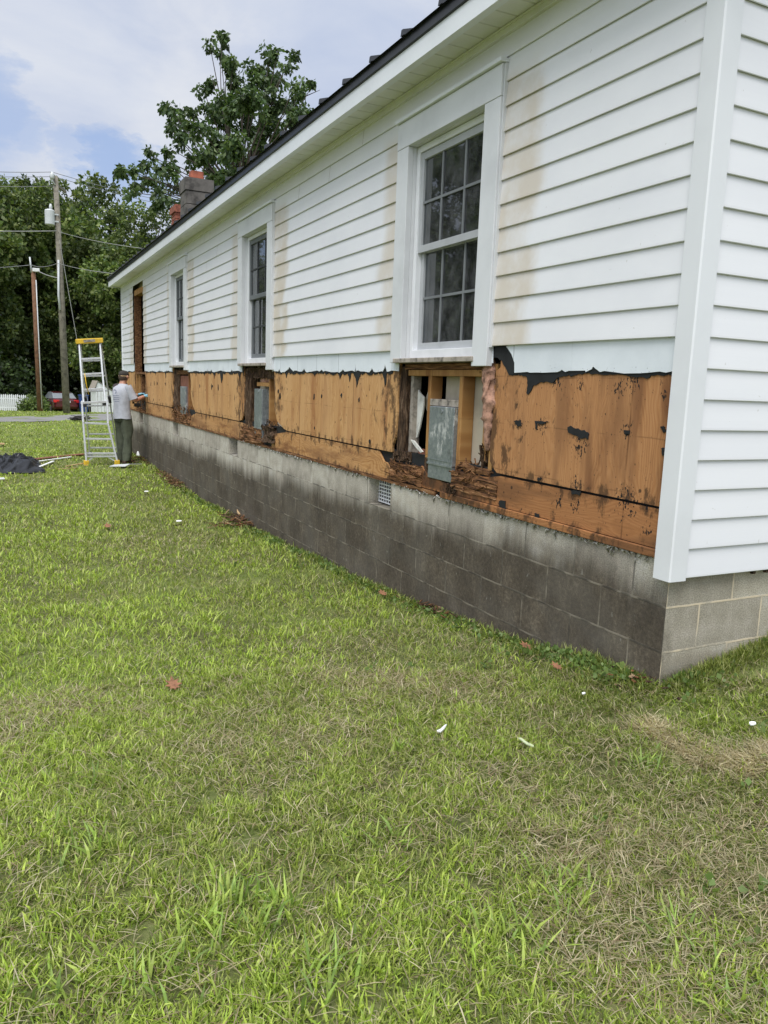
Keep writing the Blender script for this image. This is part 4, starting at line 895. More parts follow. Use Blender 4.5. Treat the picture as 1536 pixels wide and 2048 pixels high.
# ------------------------------------------------------------ picket fence, shed, cars
fa_, fb_ = at_h(-40, 815, 53.5), at_h(57, 815, 53.0); fa_.z = float(gz(fa_.x, fa_.y)); fb_.z = float(gz(fb_.x, fb_.y)); fdir = (fb_-fa_); fdir.z = 0; fl_ = fdir.length; fdir.normalize()
pf = thing('picket_fence', 'white picket fence at the edge of the wood', 'fence', fa_)
nP = int(fl_/.112)
nrm_ = Vector((-fdir.y, fdir.x, 0))
for k in range(nP+1):
    p = fa_+fdir*(k*.112); p.z = float(gz(p.x, p.y)); h = 1.10+.02*math.sin(k*2.1); b = MB(); a_, c_ = p-fdir*.041, p+fdir*.041; t_ = nrm_*.012
    pr = [a_, c_, c_+Vector((0, 0, h-.06)), p+Vector((0, 0, h)), a_+Vector((0, 0, h-.06))]
    b.add([q-t_ for q in pr]+[q+t_ for q in pr], [(0,1,2,3,4), (9,8,7,6,5)]+[(i, 5+i, 5+(i+1) % 5, (i+1) % 5) for i in range(5)]); b.build('picket', M['picket'], pf)
for z in (.3, .85): MB().beam(fa_+Vector((0, 0, z))+nrm_*.035, fb_+Vector((0, 0, z+(fb_.z-fa_.z)*0))+nrm_*.035, .045, .09).build('rail', M['picket'], pf)
sp0 = onground(192, 806); sp0 = at_h(192, 806, 46); sp0.z = float(gz(sp0.x, sp0.y))
shed = thing('small_shed', 'small white gabled board shed seen between the ladder rails', 'shed', sp0)
zb_ = sp0.z-.1; w0 = sp0; w1 = sp0+Vector((1.35, .25, 0)); hgt = 1.75
b = MB(); ap = w0+Vector((.12, .03, hgt)); dv = Vector((-.1, 1.6, 0))
pr = [w0, w1, w1+Vector((0, 0, .95)), ap, w0+Vector((0, 0, 1.35))]
b.add(pr+[q+dv for q in pr], [(0,1,2,3,4), (9,8,7,6,5)]+[(i, 5+i, 5+(i+1) % 5, (i+1) % 5) for i in (0, 1, 4)]); b.build('board_wall', M['picket'], shed)
b = MB(); o_ = Vector((0, -.05, .03)); b.add([w1+Vector((.06, 0, .92))+o_, ap+o_, ap+o_+dv*1.05, w1+Vector((.06, 0, .92))+o_+dv*1.05, w0+Vector((-.06, 0, 1.3))+o_, w0+Vector((-.06, 0, 1.3))+o_+dv*1.05], [(0,1,2,3), (1,4,5,2)]); o=b.build('roof', M['stool'], shed, recalc=False)
so_ = o.modifiers.new('thick', 'SOLIDIFY'); so_.thickness = .03
for k in range(7): q = w0.lerp(w1, (k+.5)/7.5); MB().beam(q+Vector((0, -.015, .02)), q+Vector((0, -.015, 1.28-.05*k)), .012, .012, (0, 1, 0)).build('batten', M['stool'], shed)
def car(pos, head, paint, label, name='parked_car'):
    t = thing(name, label, 'car', pos); t.rotation_euler = (0, 0, head)
    b = MB(); st = [(-2.3,.70,.42,.66,.86),(-2.24,.84,.30,.72,.98),(-1.9,.90,.22,.78,1.03),(-1.3,.91,.2,.80,1.0),(0,.92,.2,.80,.96),(1.1,.91,.2,.78,.92),(1.8,.88,.24,.70,.80),(2.2,.76,.32,.58,.66),(2.3,.6,.40,.52,.58)]
    rg = []
    for x, w_, zb, zm, zt in st:
        rg.append([Vector((x, y, z)) for y, z in ((-w_*.9, zb), (-w_, zb+.12), (-w_, zm), (-w_*.93, zt), (-w_*.5, zt+.01), (w_*.5, zt+.01), (w_*.93, zt), (w_, zm), (w_, zb+.12), (w_*.9, zb))])
    b.loft(rg); b.build('car_body', paint, t, smooth=False, bevel=.02, local=True)
    b = MB(); st = [(-1.75,.80,.98,.99),(-1.0,.70,.98,1.40),(-.4,.68,.97,1.46),(.3,.68,.96,1.44),(1.25,.78,.92,.95)]
    b.loft([[Vector((x, y, z)) for y, z in ((-.84, zb), (-w_, zt), (w_, zt), (.84, zb))] for x, w_, zb, zt in st]); b.build('car_window', M['carglass'], t, local=True)
    b = MB(); b.loft([[Vector((x, y, z)) for y, z in ((-.66, zt), (-.6, zt+.03), (.6, zt+.03), (.66, zt))] for x, zt in ((-1.05, 1.39), (-.4, 1.455), (.3, 1.435), (.42, 1.40))]); b.build('car_roof', paint, t, local=True, bevel=.01)
    for s_ in (-1, 1):
        b = MB(); b.box((-2.30, s_*.50, .74), (-2.12, s_*.885, .93)); b.build('tail_lamp', M['lamp_red'], t, local=True, bevel=.02)
        for x in (-1.35, 1.4):
            wv = sub('wheel', t, (x, s_*.80, .32)); b = MB(); b.tube([(0, -.11, 0), (0, -.09, 0), (0, .09, 0), (0, .11, 0)], [.28, .32, .32, .28], 20); b.build('tyre', M['rubber'], wv, local=True)
            b = MB(); b.tube([(0, s_*.09, 0), (0, s_*.118, 0)], [.21, .19], 16); b.build('wheel_rim', M['rim'], wv, local=True)
    b = MB(); b.box((-2.325, -.26, .74), (-2.29, .26, .87)); b.build('licence_plate', M['plate'], t, local=True)
    b = MB(); b.box((-2.34, -.78, .40), (-2.22, .78, .58)); b.build('bumper', paint, t, local=True, bevel=.03)
    return t
cpz = at_h(134, 819, 61.0); cpz.z = float(gz(cpz.x, cpz.y))+.0; vd = math.atan2(cpz.y-CP.y, cpz.x-CP.x)
hd_ = vd+rad(13); car(cpz+Vector((math.cos(hd_), math.sin(hd_), 0))*2.3, hd_, M['carpaint'], 'dark red sedan parked behind the grey utility pole, tail to the camera')
q = at_h(163, 812, 71); q.z = float(gz(q.x, q.y)); car(q, vd+rad(40), M['silver'], 'silver car parked in shade beyond the red sedan')
q = at_h(167, 805, 61); q.z = float(gz(q.x, q.y)); bn = thing('wheelie_bin', 'upright blue bin beside the parked cars', 'bin', q)
b = MB(); b.loft([[q+Vector((sx_*r, sy_*r, z)) for sx_, sy_ in ((-1, -1), (1, -1), (1, 1), (-1, 1))] for z, r in ((.05, .24), (1.25, .32))]); b.build('bin_body', M['bluebin'], bn, bevel=.02)
b = MB(); b.box(q+Vector((-.35, -.36, 1.253)), q+Vector((.35, .34, 1.34))); b.build('lid', M['bluebin'], bn, bevel=.03)

# ------------------------------------------------------------ ladder
fL, fR = gp(-1.135, 12.60), gp(-.60, 12.62)
hl = math.hypot(fL.x-CP.x, fL.y-CP.y)
tL, tR = at_h(158, 688, hl+.55), at_h(199.5, 686, hl+.62)
lad = thing('step_ladder', 'silver aluminium folding ladder with a yellow top standing by the man', 'ladder', (fL+fR)/2)
bL, bR = fL.lerp(tL, .0), fR
kL, kR = at_h(167, 806, hl+.2), at_h(210, 803, hl+.25)
jL, jR = at_h(168.5, 846, hl+.1), at_h(213.5, 848, hl+.14)
def rail(pts, w_=.065, t_=.028, nm='rail', m='alum'):
    b = MB()
    for p, q in zip(pts, pts[1:]): b.beam(p, q, w_, t_, (1, 0, 0))
    return b.build(nm, M[m], lad, bevel=.004)
rail([tL, kL]); rail([tR, kR])
rail([kL+Vector((-.03, -.02, .03)), jL+Vector((-.02, -.01, 0)), fL+Vector((0, 0, .07))], .07, .03); rail([kR+Vector((.03, -.02, .03)), jR+Vector((.02, -.01, 0)), fR+Vector((0, 0, .07))], .07, .03)
def rung(p, q, w_=.045, t_=.035): MB().beam(p, q, w_, t_).build('rung', M['alum'], lad, bevel=.004)
for t in (.26, .52, .78): rung(tL.lerp(kL, t), tR.lerp(kR, t))
rung(kL+Vector((-.05, -.03, 0)), kR+Vector((.05, -.03, 0)), .05, .04)
rung(jL, jR); m1 = .37; rung(jL.lerp(fL, m1), jR.lerp(fR, m1)); rung(jL.lerp(fL, .72), jR.lerp(fR, .72))
b1, b2 = jL.lerp(fL, .79), jR.lerp(fR, .79); rung(b1, b2, .05, .03)
for (s_, f_, t_) in ((fL, b1, b2), (fR, b2, b1)): MB().beam(s_.lerp(f_, .35), f_.lerp(t_, .28), .028, .02).build('brace', M['alum'], lad)
for p, q in ((fL, bL), (fR, bR)): MB().box(p+Vector((-.045, -.04, -.02)), p+Vector((.045, .05, .09))).build('ladder_foot', M['yellow'], lad, bevel=.01)
MB().beam(tL+Vector((-.05, 0, .04)), tR+Vector((.05, 0, .05)), .13, .09).build('ladder_top', M['yellow'], lad, bevel=.012)
b = MB(); v_ = (tR-tL); b.beam(tL+v_*.2+Vector((0, -.072, .045)), tL+v_*.75+Vector((0, -.072, .05)), .004, .045); b.build('warning_label', M['stool'], lad)
back = Vector((.10, 1.15, 0))
def rearp(t, side): a_ = (tL if side == 0 else tR)+Vector((.03, .07, .0)); f_ = gp((fL if side == 0 else fR).x+.22, 14.15); return a_.lerp(f_, t)
for s_ in (0, 1):
    rail([rearp(0, s_), rearp(.97, s_)], .06, .026)
    MB().box(rearp(1, s_)+Vector((-.04, -.04, -.02)), rearp(1, s_)+Vector((.04, .04, .08))).build('ladder_foot', M['rubber'], lad, bevel=.01)
    MB().beam(rearp(.45, s_)-Vector((0, .03, 0)), rearp(.50, s_)-Vector((0, .03, 0)), .085, .05, (1, 0, 0)).build('lock_knob', M['rubber'], lad)
    a_ = (tL if s_ == 0 else tR); MB().tube([a_+Vector((-.03, .03, -.06)), a_+Vector((.03, .03, -.06))], .06, 14).build('hinge', M['rubber'], lad)
    MB().box(((kL if s_ == 0 else kR)+Vector((-.05, -.05, -.07))), ((kL if s_ == 0 else kR)+Vector((.05, .0, -.01)))).build('lock_knob', M['rubber'], lad, bevel=.008)
for t in (.14, .27, .40, .53, .66, .79, .92): rung(rearp(t, 0), rearp(t, 1), .04, .03)
b = MB(); q = kL+Vector((.03, -.04, .25)); b.tube([q+Vector((0, 0, .28)), q+Vector((.02, 0, .1)), q+Vector((.06, 0, -.1))], .008, 6); tag(b.build('strap', M['yellow'], lad, smooth=True), 'yellow strap on the rail')

# ------------------------------------------------------------ the man
PX, PY = -.46, 12.80; pz = float(gz(PX, PY)); man = thing('person', 'man in grey t-shirt and olive trousers working at the wall with blue gloves', 'person', (PX, PY, pz))
az = rad(54); fv = Vector((math.sin(az), math.cos(az), 0)); rv = Vector((math.cos(az), -math.sin(az), 0))
HS = 1.0
def pl(f, r, z): return Vector((PX, PY, pz))+fv*f+rv*r+Vector((0, 0, z*HS))
def skinmesh(name, pts, edges, radii, m, parent, lv=2, root=0):
    me = bpy.data.meshes.new(name); off = parent.location; q = parent.parent
    me.from_pydata([tuple(p-Vector((PX, PY, pz))) for p in pts], edges, []); o = bpy.data.objects.new(name, me); COL.objects.link(o)
    mo = o.modifiers.new('skin', 'SKIN'); mo.use_smooth_shade = True
    for i, rd_ in enumerate(radii):
        sv = me.skin_vertices[0].data[i]; sv.radius = rd_ if isinstance(rd_, tuple) else (rd_, rd_); sv.use_root = (i == root)
    ss = o.modifiers.new('sub', 'SUBSURF'); ss.levels = lv; ss.render_levels = lv
    dg = bpy.context.evaluated_depsgraph_get(); dg.update(); me2 = bpy.data.meshes.new_from_object(o.evaluated_get(dg))
    bpy.data.objects.remove(o); me2.materials.clear(); me2.materials.append(m)
    o2 = bpy.data.objects.new(name, me2); COL.objects.link(o2); o2.parent = parent; return o2
SHR, SHL = pl(.00, .165, 1.40), pl(.02, -.165, 1.40)
ELR, ELL = pl(.06, .235, 1.17), pl(.18, -.22, 1.18)
WRR, WRL = pl(.30, .255, 1.26), pl(.385, .02, 1.28)
bp_ = [pl(0, 0, .95), pl(-.01, 0, 1.15), pl(-.01, 0, 1.34), pl(.0, 0, 1.45), pl(.035, 0, 1.53), pl(.05, 0, 1.60), pl(.05, 0, 1.66),
       SHR, ELR, WRR, SHL, ELL, WRL, pl(0, .08, .88), pl(.03, .085, .48), pl(-.01, .09, .09), pl(0, -.08, .88), pl(.04, -.085, .48), pl(.02, -.09, .09), pl(.12, .105, .03), pl(.15, -.105, .03)]
be = [(0,1),(1,2),(2,3),(3,4),(4,5),(5,6),(2,7),(7,8),(8,9),(2,10),(10,11),(11,12),(0,13),(13,14),(14,15),(15,19),(0,16),(16,17),(17,18),(18,20)]
br = [.11,.105,.115,.055,.062,.088,.075,.045,.046,.03,.045,.046,.03,.085,.055,.04,.085,.055,.04,.04,.04]
body = skinmesh('body', bp_, be, br, M['skin'], man)
b = MB()                                                     # ears, nose
for s_ in (-1, 1): b.tube([pl(.045, s_*.082, 1.575), pl(.04, s_*.094, 1.60), pl(.045, s_*.086, 1.63)], [.010, .018, .010], 8)
b.tube([pl(.135, 0, 1.615), pl(.158, 0, 1.585), pl(.14, 0, 1.575)], [.010, .016, .012], 8); b.build('ear', M['skin'], man, smooth=True)
def ell(f, r, z, a_, b_, n=24, rotn=0): return [pl(f+a_*math.cos(t), r+b_*math.sin(t), z) for t in [2*math.pi*k/n for k in range(n)]]
b = MB(); b.loft([ell(.035, 0, z, a_, b_) for z, a_, b_ in ((1.535,.070,.060),(1.56,.088,.078),(1.60,.096,.084),(1.635,.095,.084))], cap=False); hh = b.build('hair', M['hair'], man, smooth=True)
for v in hh.data.vertices:
    w_ = v.co.dot(fv)
    if w_ > .06: v.co -= fv*(w_-.06)*.9
b = MB(); b.loft([ell(.045, 0, z, a_, b_) for z, a_, b_ in ((1.625,.099,.087),(1.655,.099,.087),(1.69,.084,.074),(1.712,.05,.045),(1.72,.012,.01))]); tag(b.build('hair', M['cap'], man, smooth=True), 'dark hair on the crown')
b = MB(); b.loft([ell(.042, 0, z, .1020, .0900) for z in (1.612, 1.626)], cap=False); tag(b.build('strap', M['lumber'], man, smooth=True), 'pale goggle strap round the head')
def fold(mb, amp, sc):
    mb.v = [tuple(Vector(p)+noise.noise_vector(Vector((p[0]*sc, p[1]*sc, p[2]*sc*.6)))*amp) for p in mb.v]; return mb
b = MB(); b.loft([ell(f, 0, z, a_, b_, 32) for f, z, a_, b_ in ((-.01,.84,.142,.182),(-.012,.90,.140,.180),(-.015,1.0,.132,.174),(-.015,1.12,.130,.174),(-.015,1.24,.132,.184),(-.015,1.33,.124,.196),(-.01,1.39,.106,.19),(.0,1.435,.085,.15),(.01,1.46,.072,.085),(.015,1.475,.068,.074))], cap=False)
def sleeve(sh, el, k):
    d = (el-sh); a_ = d.cross(Vector((0, 0, 1))).normalized(); c_ = a_.cross(d.normalized()); rg = []
    for t, r in ((-.2, .06), (0, .076), (.35, .073), (.75, .076), (.86, .079)): p = sh.lerp(el, t); rg.append([p+(a_*math.cos(q)+c_*math.sin(q))*r for q in [2*math.pi*i/18 for i in range(18)]])
    b.loft(rg, cap=False)
sleeve(SHR, ELR, 0); sleeve(SHL, ELL, 0); fold(b, .022, 8); b.build('t_shirt', M['shirt'], man, smooth=True)
b = MB(); A_ = lambda t, z, e=.0: pl(-.015+(.144+e)*math.cos(t), (.196+e)*math.sin(t), z)   # emblem and lines of print across the back
def pr_(t0, t1, z0, z1):
    n = max(2, int((t1-t0)/.06)); b.add([A_(t0+(t1-t0)*i/n, z, .012) for z in (z0, z1) for i in range(n+1)], [(i, i+1, n+2+i, n+1+i) for i in range(n)])
for k in range(10):
    a0 = .6+k*.42; cz, ct = 1.33, math.pi+.05; pr_(ct+.16*math.cos(a0)-.04, ct+.16*math.cos(a0)+.04, cz+.032*math.sin(a0)-.006, cz+.032*math.sin(a0)+.006)
for k, (w0_, w1_) in enumerate(((-.42, .35), (-.42, .22), (-.42, .30), (-.42, .12))): pr_(math.pi+w0_, math.pi+w1_, 1.255-.035*k, 1.262-.035*k)
o = b.build('shirt_print', M['print'], man, recalc=False); tag(o, 'faded navy print on the shirt back')
b = MB(); NL = 20
def leg(s_, hip, knee, ank):
    rg = []
    for t, r in ((0, .092), (.12, .104), (.3, .096), (.5, .083), (.62, .080), (.8, .078), (.95, .080), (1.0, .080)):
        p = hip.lerp(knee, t/.5) if t < .5 else knee.lerp(ank, (t-.5)/.5)
        rg.append([p+fv*math.cos(q)*r*(1.1 if t < .3 else 1)+rv*math.sin(q)*r for q in [2*math.pi*i/NL for i in range(NL)]])
    b.loft(rg, cap=False)
leg(1, pl(0, .080, .90), pl(.03, .085, .48), pl(-.01, .09, .055)); leg(-1, pl(0, -.080, .90), pl(.04, -.085, .48), pl(.02, -.09, .055))
b.loft([ell(-.005, 0, z, a_, b_) for z, a_, b_ in ((.78, .112, .148), (.86, .112, .150), (.97, .10, .14))]); fold(b, .030, 9); b.build('trousers', M['pants'], man, smooth=True)
for (f0_, r0_) in ((-.01, .09), (.02, -.09)):
    b = MB(); b.loft([[pl(f0_+x+(0 if k < 1 else 0), r0_+w_*math.cos(q), z0_+h_*(math.sin(q)*.5+.5)) for q in [2*math.pi*i/14 for i in range(14)]] for k, (x, w_, z0_, h_) in enumerate(((-.085,.03,.0,.06),(-.075,.046,-.01,.10),(.0,.048,-.01,.11),(.10,.052,-.01,.085),(.17,.046,-.01,.06),(.195,.025,.0,.03)))]); b.build('shoe', M['boot'], man, smooth=True)
def hand(wr, dirv_, palm, side):
    """gloved hand: palm, four curled fingers and a thumb from the side of the palm, one skinned surface"""
    d = dirv_.normalized(); s_ = d.cross(palm).normalized()*side; pts, ed, rr = [], [], []
    def P(p, r): pts.append(p); rr.append(r); return len(pts)-1
    a0 = P(wr, .034); a1 = P(wr+d*.045, (.040, .026)); a2 = P(wr+d*.085, (.042, .022)); ed += [(a0, a1), (a1, a2)]
    for k, L_ in enumerate((.070, .078, .072, .058)):
        o_ = s_*(.030-.020*k); p0 = P(wr+d*.095+o_, .0105); p1 = P(wr+d*(.095+L_*.45)+o_+palm*.012, .0100); p2 = P(wr+d*(.095+L_*.60)+o_+palm*.040, .0090); ed += [(a2, p0), (p0, p1), (p1, p2)]
    t0 = P(wr+d*.040+s_*.038+palm*.008, .0125); t1 = P(wr+d*.070+s_*.052+palm*.028, .0110); ed += [(a1, t0), (t0, t1)]
    skinmesh('glove', pts, ed, rr, M['glove'], man, 1)
hand(WRR+(ELR-WRR).normalized()*.02, (WRR-ELR), Vector((0, 0, -1)), -1); hand(WRL+(ELL-WRL).normalized()*.02, (WRL-ELL), Vector((0, 0, -1)), 1)
tq = (WRR+WRL)/2+fv*.10+Vector((0, 0, .0)); tool = thing('reciprocating_saw', 'black power saw held by the man in blue gloves', 'power tool', tq)
b = MB(); ta = tq-rv*.20-fv*.02+Vector((0, 0, -.02)); tb = tq+rv*.10+fv*.14+Vector((0, 0, .05)); dd = (tb-ta)
b.tube([ta, ta+dd*.2, ta+dd*.5, ta+dd*.8, tb], [.035, .045, .05, .042, .028], 12); b.build('motor_housing', M['rubber'], tool, smooth=True)
b = MB(); b.tube([ta, ta-dd*.25+Vector((0, 0, -.05)), ta-dd*.2+Vector((0, 0, -.13))], [.022, .024, .022], 10); b.build('handle', M['rubber'], tool, smooth=True)
b = MB(); b.box(ta+Vector((-.05, -.04, -.20)), ta+Vector((.06, .04, -.135))); b.build('battery', M['rubber'], tool, bevel=.01)
b = MB(); b.beam(tb, tb+dd*.55, .004, .02); b.build('blade', M['alum'], tool)

# ------------------------------------------------------------ things on the lawn
tc = gp(-2.55, 12.35); n = 80; vs, fsx = [], []; tp = MB()
for i in range(n+1):
    for k in range(n+1):
        u, v = i/n*2-1, k/n*2-1; ex = max(abs(u), abs(v)); x = tc.x+u*.66+.09*noise.noise((v*2, u, 3)); y = tc.y+v*.85+.16*noise.noise((u*2.5, v, 8))
        e = max(0, 1-ex**3); wq = noise.noise((u*2, v*2, 1))*.5; h = e*(.05+.10*noise.noise((u*1.7+3, v*1.7, 0))+.11*(1-min(1, 2.2*abs(noise.noise((u*2.6+v*1.2+wq, v*1.6, 5)))))+.07*(1-min(1, 3*abs(noise.noise((u*4.5-v*2, v*3.2+wq, 9))))))+.018
        if u > .35: h += .10*e*(u-.2)
        vs.append((x, y, float(gz(x, y))+max(h, .012)))
tp.add(vs, [(i*(n+1)+k, i*(n+1)+k+1, (i+1)*(n+1)+k+1, (i+1)*(n+1)+k) for i in range(n) for k in range(n)])
o = tp.build('plastic_sheet', M['plastic'], None, smooth=True, recalc=False); o.data.transform(Matrix.Translation(-tc)); o.location = tc; tag(o, 'crumpled black plastic sheet lying on the lawn left of the ladder', 'sheet')
def plank(p, q, w_, t_, m, name, label, cat='board', dz=.03):
    p, q = Vector(p)+Vector((0, 0, dz)), Vector(q)+Vector((0, 0, dz)); c = (p+q)/2; b = MB(); nn = 6; b.beam(p, q, w_, t_)
    o = b.build(name, m, None, bevel=.002); o.data.transform(Matrix.Translation(-c)); o.location = c; tag(o, label, cat, 'boards and strips around the ladder'); return o
plank(onground(76, 926), onground(142, 917), .05, .015, M['whitebit'], 'wood_strip', 'long pale strip pointing from the black plastic to the ladder')
plank(onground(72, 921), onground(168, 911), .12, .02, M['redboard'], 'wood_board', 'reddish board lying behind the pale strip left of the ladder')
plank(onground(70, 941), onground(107, 926), .05, .02, M['whitebit'], 'wood_strip', 'short white strip at the right edge of the black plastic')
plank(onground(132, 936), onground(172, 929), .03, .015, M['lumber'], 'wood_strip', 'thin tan strip ending at the left ladder foot')
plank(onground(118, 942), onground(152, 939), .025, .012, M['lumber'], 'wood_strip', 'thin tan strip on the grass nearest the camera by the ladder')
plank(onground(-14, 893), onground(9, 893), .16, .03, M['lumber'], 'wood_board', 'tan board end on the lawn at the left edge of the picture', dz=.06)
plank(onground(-8, 963), onground(9, 962), .09, .02, M['whitebit'], 'wood_strip', 'white strip end at the left picture edge in front of the plastic', dz=.04)
p = onground(238, 936); b = MB(); q = [p+Vector(v) for v in ((-.17, -.05, .03), (.10, -.09, .03), (.20, .02, .06), (.42, .12, .05), (.18, .12, .05), (-.08, .10, .04))]
b.add(q+[v+Vector((0, 0, .012)) for v in q], [(5,4,3,2,1,0), (6,7,8,9,10,11)]+[(i, (i+1) % 6, 6+(i+1) % 6, 6+i) for i in range(6)]); o = b.build('siding_scrap', M['xfmr']); o.data.transform(Matrix.Translation(-p)); o.location = p; tag(o, 'grey white bent piece of siding lying before the man', 'scrap')
p = onground(281, 916); b = MB(); b.add([p+Vector(v) for v in ((-.09, -.05, .06), (.08, -.07, .05), (.12, .06, .12), (-.05, .08, .13), (-.09, -.05, .02), (.08, -.07, .01), (.12, .06, .08), (-.05, .08, .09))], [(0,1,2,3),(7,6,5,4),(0,4,5,1),(1,5,6,2),(2,6,7,3),(3,7,4,0)]); o = b.build('siding_scrap', M['whitebit']); o.data.transform(Matrix.Translation(-p)); o.location = p; tag(o, 'small white scrap propped on debris beside the wall near the man', 'scrap')
b = MB(); q = onground(160, 843)
for k in range(22):
    r = random.Random(k+900); a_ = q+Vector((r.uniform(-.25, .25), r.uniform(-.15, .15), .06)); b.tube([a_, a_+Vector((r.uniform(-.25, .25), r.uniform(-.1, .1), r.uniform(0, .15))), a_+Vector((r.uniform(-.4, .4), r.uniform(-.1, .1), r.uniform(-.04, .16)))], [.035, .025, .01], 6)
o = b.build('fallen_branch', M['char'], None, smooth=True); o.data.transform(Matrix.Translation(-q)); o.location = q; tag(o, 'dark tangled fallen branch on the road edge left of the ladder', 'branch')
def chip(name, px, py, pts, h, m, label, cat='scrap', th=.004, curl=.0):
    p = onground(px, py); n = len(pts); b = MB(); q = [p+Vector((x, y, h+curl*(x*x+y*y)*60+.25*y)) for x, y in pts]
    b.add(q+[v-Vector((0, 0, th)) for v in q], [tuple(range(n)), tuple(reversed(range(n, 2*n)))]+[(i, n+i, n+(i+1) % n, (i+1) % n) for i in range(n)])
    o = b.build(name, m); o.data.transform(Matrix.Translation(-p)); o.location = p; tag(o, label, cat, 'scraps dropped on the lawn')
S_ = lambda k: [(x*k, y*k) for x, y in ((-1, -.3), (-.3, -.5), (.6, -.4), (1, .1), (.5, .45), (-.4, .5), (-.9, .2))]
chip('paint_chip', 883, 1476, [(-.028, -.012), (-.012, -.012), (.014, .003), (.030, .014), (.022, .016), (-.006, .004), (-.026, -.004)], .035, M['whitebit'], 'curved white paint sliver in the middle of the near lawn', curl=.12)
chip('paint_chip', 1503, 1466, S_(.018), .042, M['whitebit'], 'white chip beside the straw strip at the right edge')
chip('paint_chip', 858, 1214, S_(.014), .05, M['whitebit'], 'small white chip in grass beside the reddish leaf litter under the wall')
chip('paint_chip', 1166, 1405, S_(.010), .045, M['whitebit'], 'tiny pale chip in the grass in front of the house corner')
chip('paint_chip', 358, 1050, S_(.035), .05, M['whitebit'], 'white flake alone on the lawn between two debris heaps')
chip('paint_chip', 293, 989, S_(.035), .05, M['whitebit'], 'white speck on the lawn left of the farther debris heap')
chip('torn_strip', 1052, 1504, [(-.018, .030), (-.006, .028), (.002, .0), (.018, -.020), (.012, -.028), (-.006, -.010)], .04, plain('pale green leaf', (.45, .50, .30), .7, .2, 30), 'pale green torn strip right of the curved white sliver')
oak = [(0, -.055), (.006, -.03), (.026, -.032), (.014, -.012), (.038, -.004), (.018, .010), (.030, .032), (.010, .026), (.0, .055), (-.010, .026), (-.032, .030), (-.016, .008), (-.038, -.008), (-.014, -.014), (-.024, -.034), (-.006, -.03)]
for i, (px, py, k, lb) in enumerate(((347, 1388, 1.0, 'brown lobed dry leaf lying alone on the bright lawn at left'), (1051, 1308, .8, 'pinkish brown dry leaf under the mouldy wall'), (1112, 1350, .7, 'reddish dry leaf nearest the house corner'), (765, 1198, .9, 'curled brown leaf near the wall in mid lawn'), (215, 1060, 1.2, 'rusty dry leaf far out on the lawn left of the wall'))):
    chip('dry_leaf', px, py, [(x*k, y*k) for x, y in oak], .045, M['dry'], lb, 'leaf', .002, .05)
def heap(px, py, sx_, sy_, n, seed, label, L_=(.03, .16)):
    p = onground(px, py); b = MB(); r = random.Random(seed)
    for k in range(n):
        x, y = r.gauss(0, sx_), r.gauss(0, sy_)
        if p.x+x > -.03: x = -.03-p.x-abs(r.gauss(0, .05))
        q = gp(p.x+x, p.y+y, r.uniform(.01, .07)); a_ = r.uniform(0, math.pi); l = r.uniform(*L_)
        d = Vector((math.cos(a_), math.sin(a_), r.uniform(-.3, .4)))*l/2; b.beam(q-d, q+d, r.uniform(.004, .018), r.uniform(.002, .008), (r.random(), 0, 1), m=r.choice((0, 0, 1, 1, 2)))
    o = b.build('rot_debris', [M['rotb'], M['rot'], M['chipw']]); o.data.transform(Matrix.Translation(-p)); o.location = p; tag(o, label, 'debris', None, 'stuff')
heap(345, 960, .10, .38, 110, 1, 'heap of reddish rotten wood fallen at the far wall'); heap(372, 968, .10, .25, 40, 2, 'pale splinters along the far wall foot', (.1, .35))
heap(492, 1045, .10, .20, 80, 3, 'splintered wood and bark against the mid wall', (.05, .28)); heap(455, 1055, .16, .12, 40, 4, 'scattered tan chips on the grass beside the mid wall', (.04, .2))
heap(925, 1225, .05, .15, 60, 5, 'brown leaf litter under the near wall', (.015, .06)); heap(283, 922, .10, .3, 60, 6, 'dark debris at the man\'s feet'); heap(1290, 1362, .08, .10, 22, 7, 'dry brown bits at the foot of the house corner', (.01, .035))
chip('wood_shard', 480, 1040, [(-.03, -.06), (.03, -.06), (.025, .05), (-.01, .10), (-.03, .03)], .10, M['lumber'], 'pale upright shard of wood leaning in the mid wall heap', 'wood shard', .02)

# ------------------------------------------------------------ grass
def vnoise(x, y, sc, seed):
    r = np.random.default_rng(seed); T = r.random((256, 256)); xi, yi = x*sc+500, y*sc+500; i, j = np.floor(xi).astype(int), np.floor(yi).astype(int); fx, fy = xi-i, yi-j
    fx = fx*fx*(3-2*fx); fy = fy*fy*(3-2*fy); g_ = lambda a, b_: T[a % 256, b_ % 256]
    return (g_(i, j)*(1-fx)+g_(i+1, j)*fx)*(1-fy)+(g_(i, j+1)*(1-fx)+g_(i+1, j+1)*fx)*fy
def fbm(x, y, sc, seed): return .5*vnoise(x, y, sc, seed)+.3*vnoise(x, y, sc*2.1, seed+1)+.2*vnoise(x, y, sc*4.3, seed+2)
def field(N, r0_, r1_, power, seed):
    r = np.random.default_rng(seed); u = r.random(N)
    if power == 2: rr = np.sqrt(r0_**2+u*(r1_**2-r0_**2))
    else: rr = r0_*(r1_/r0_)**u
    th = np.radians(-17+u*0+r.random(N)*89); x = CP.x+rr*np.sin(th); y = CP.y+rr*np.cos(th)
    k = ~((x > -.012) & (y > -.012) & (y < HL+.05)); k &= ~((y > rline(RA, RB, x)+.05) & (y < rline(RC, RD, x)-.05)); k &= (y < 46)
    return x[k], y[k], rr[k]
SW = [onground(*p) for p in ((1285, 1455), (1350, 1480), (1410, 1515), (1480, 1530), (1545, 1520), (1600, 1530))]
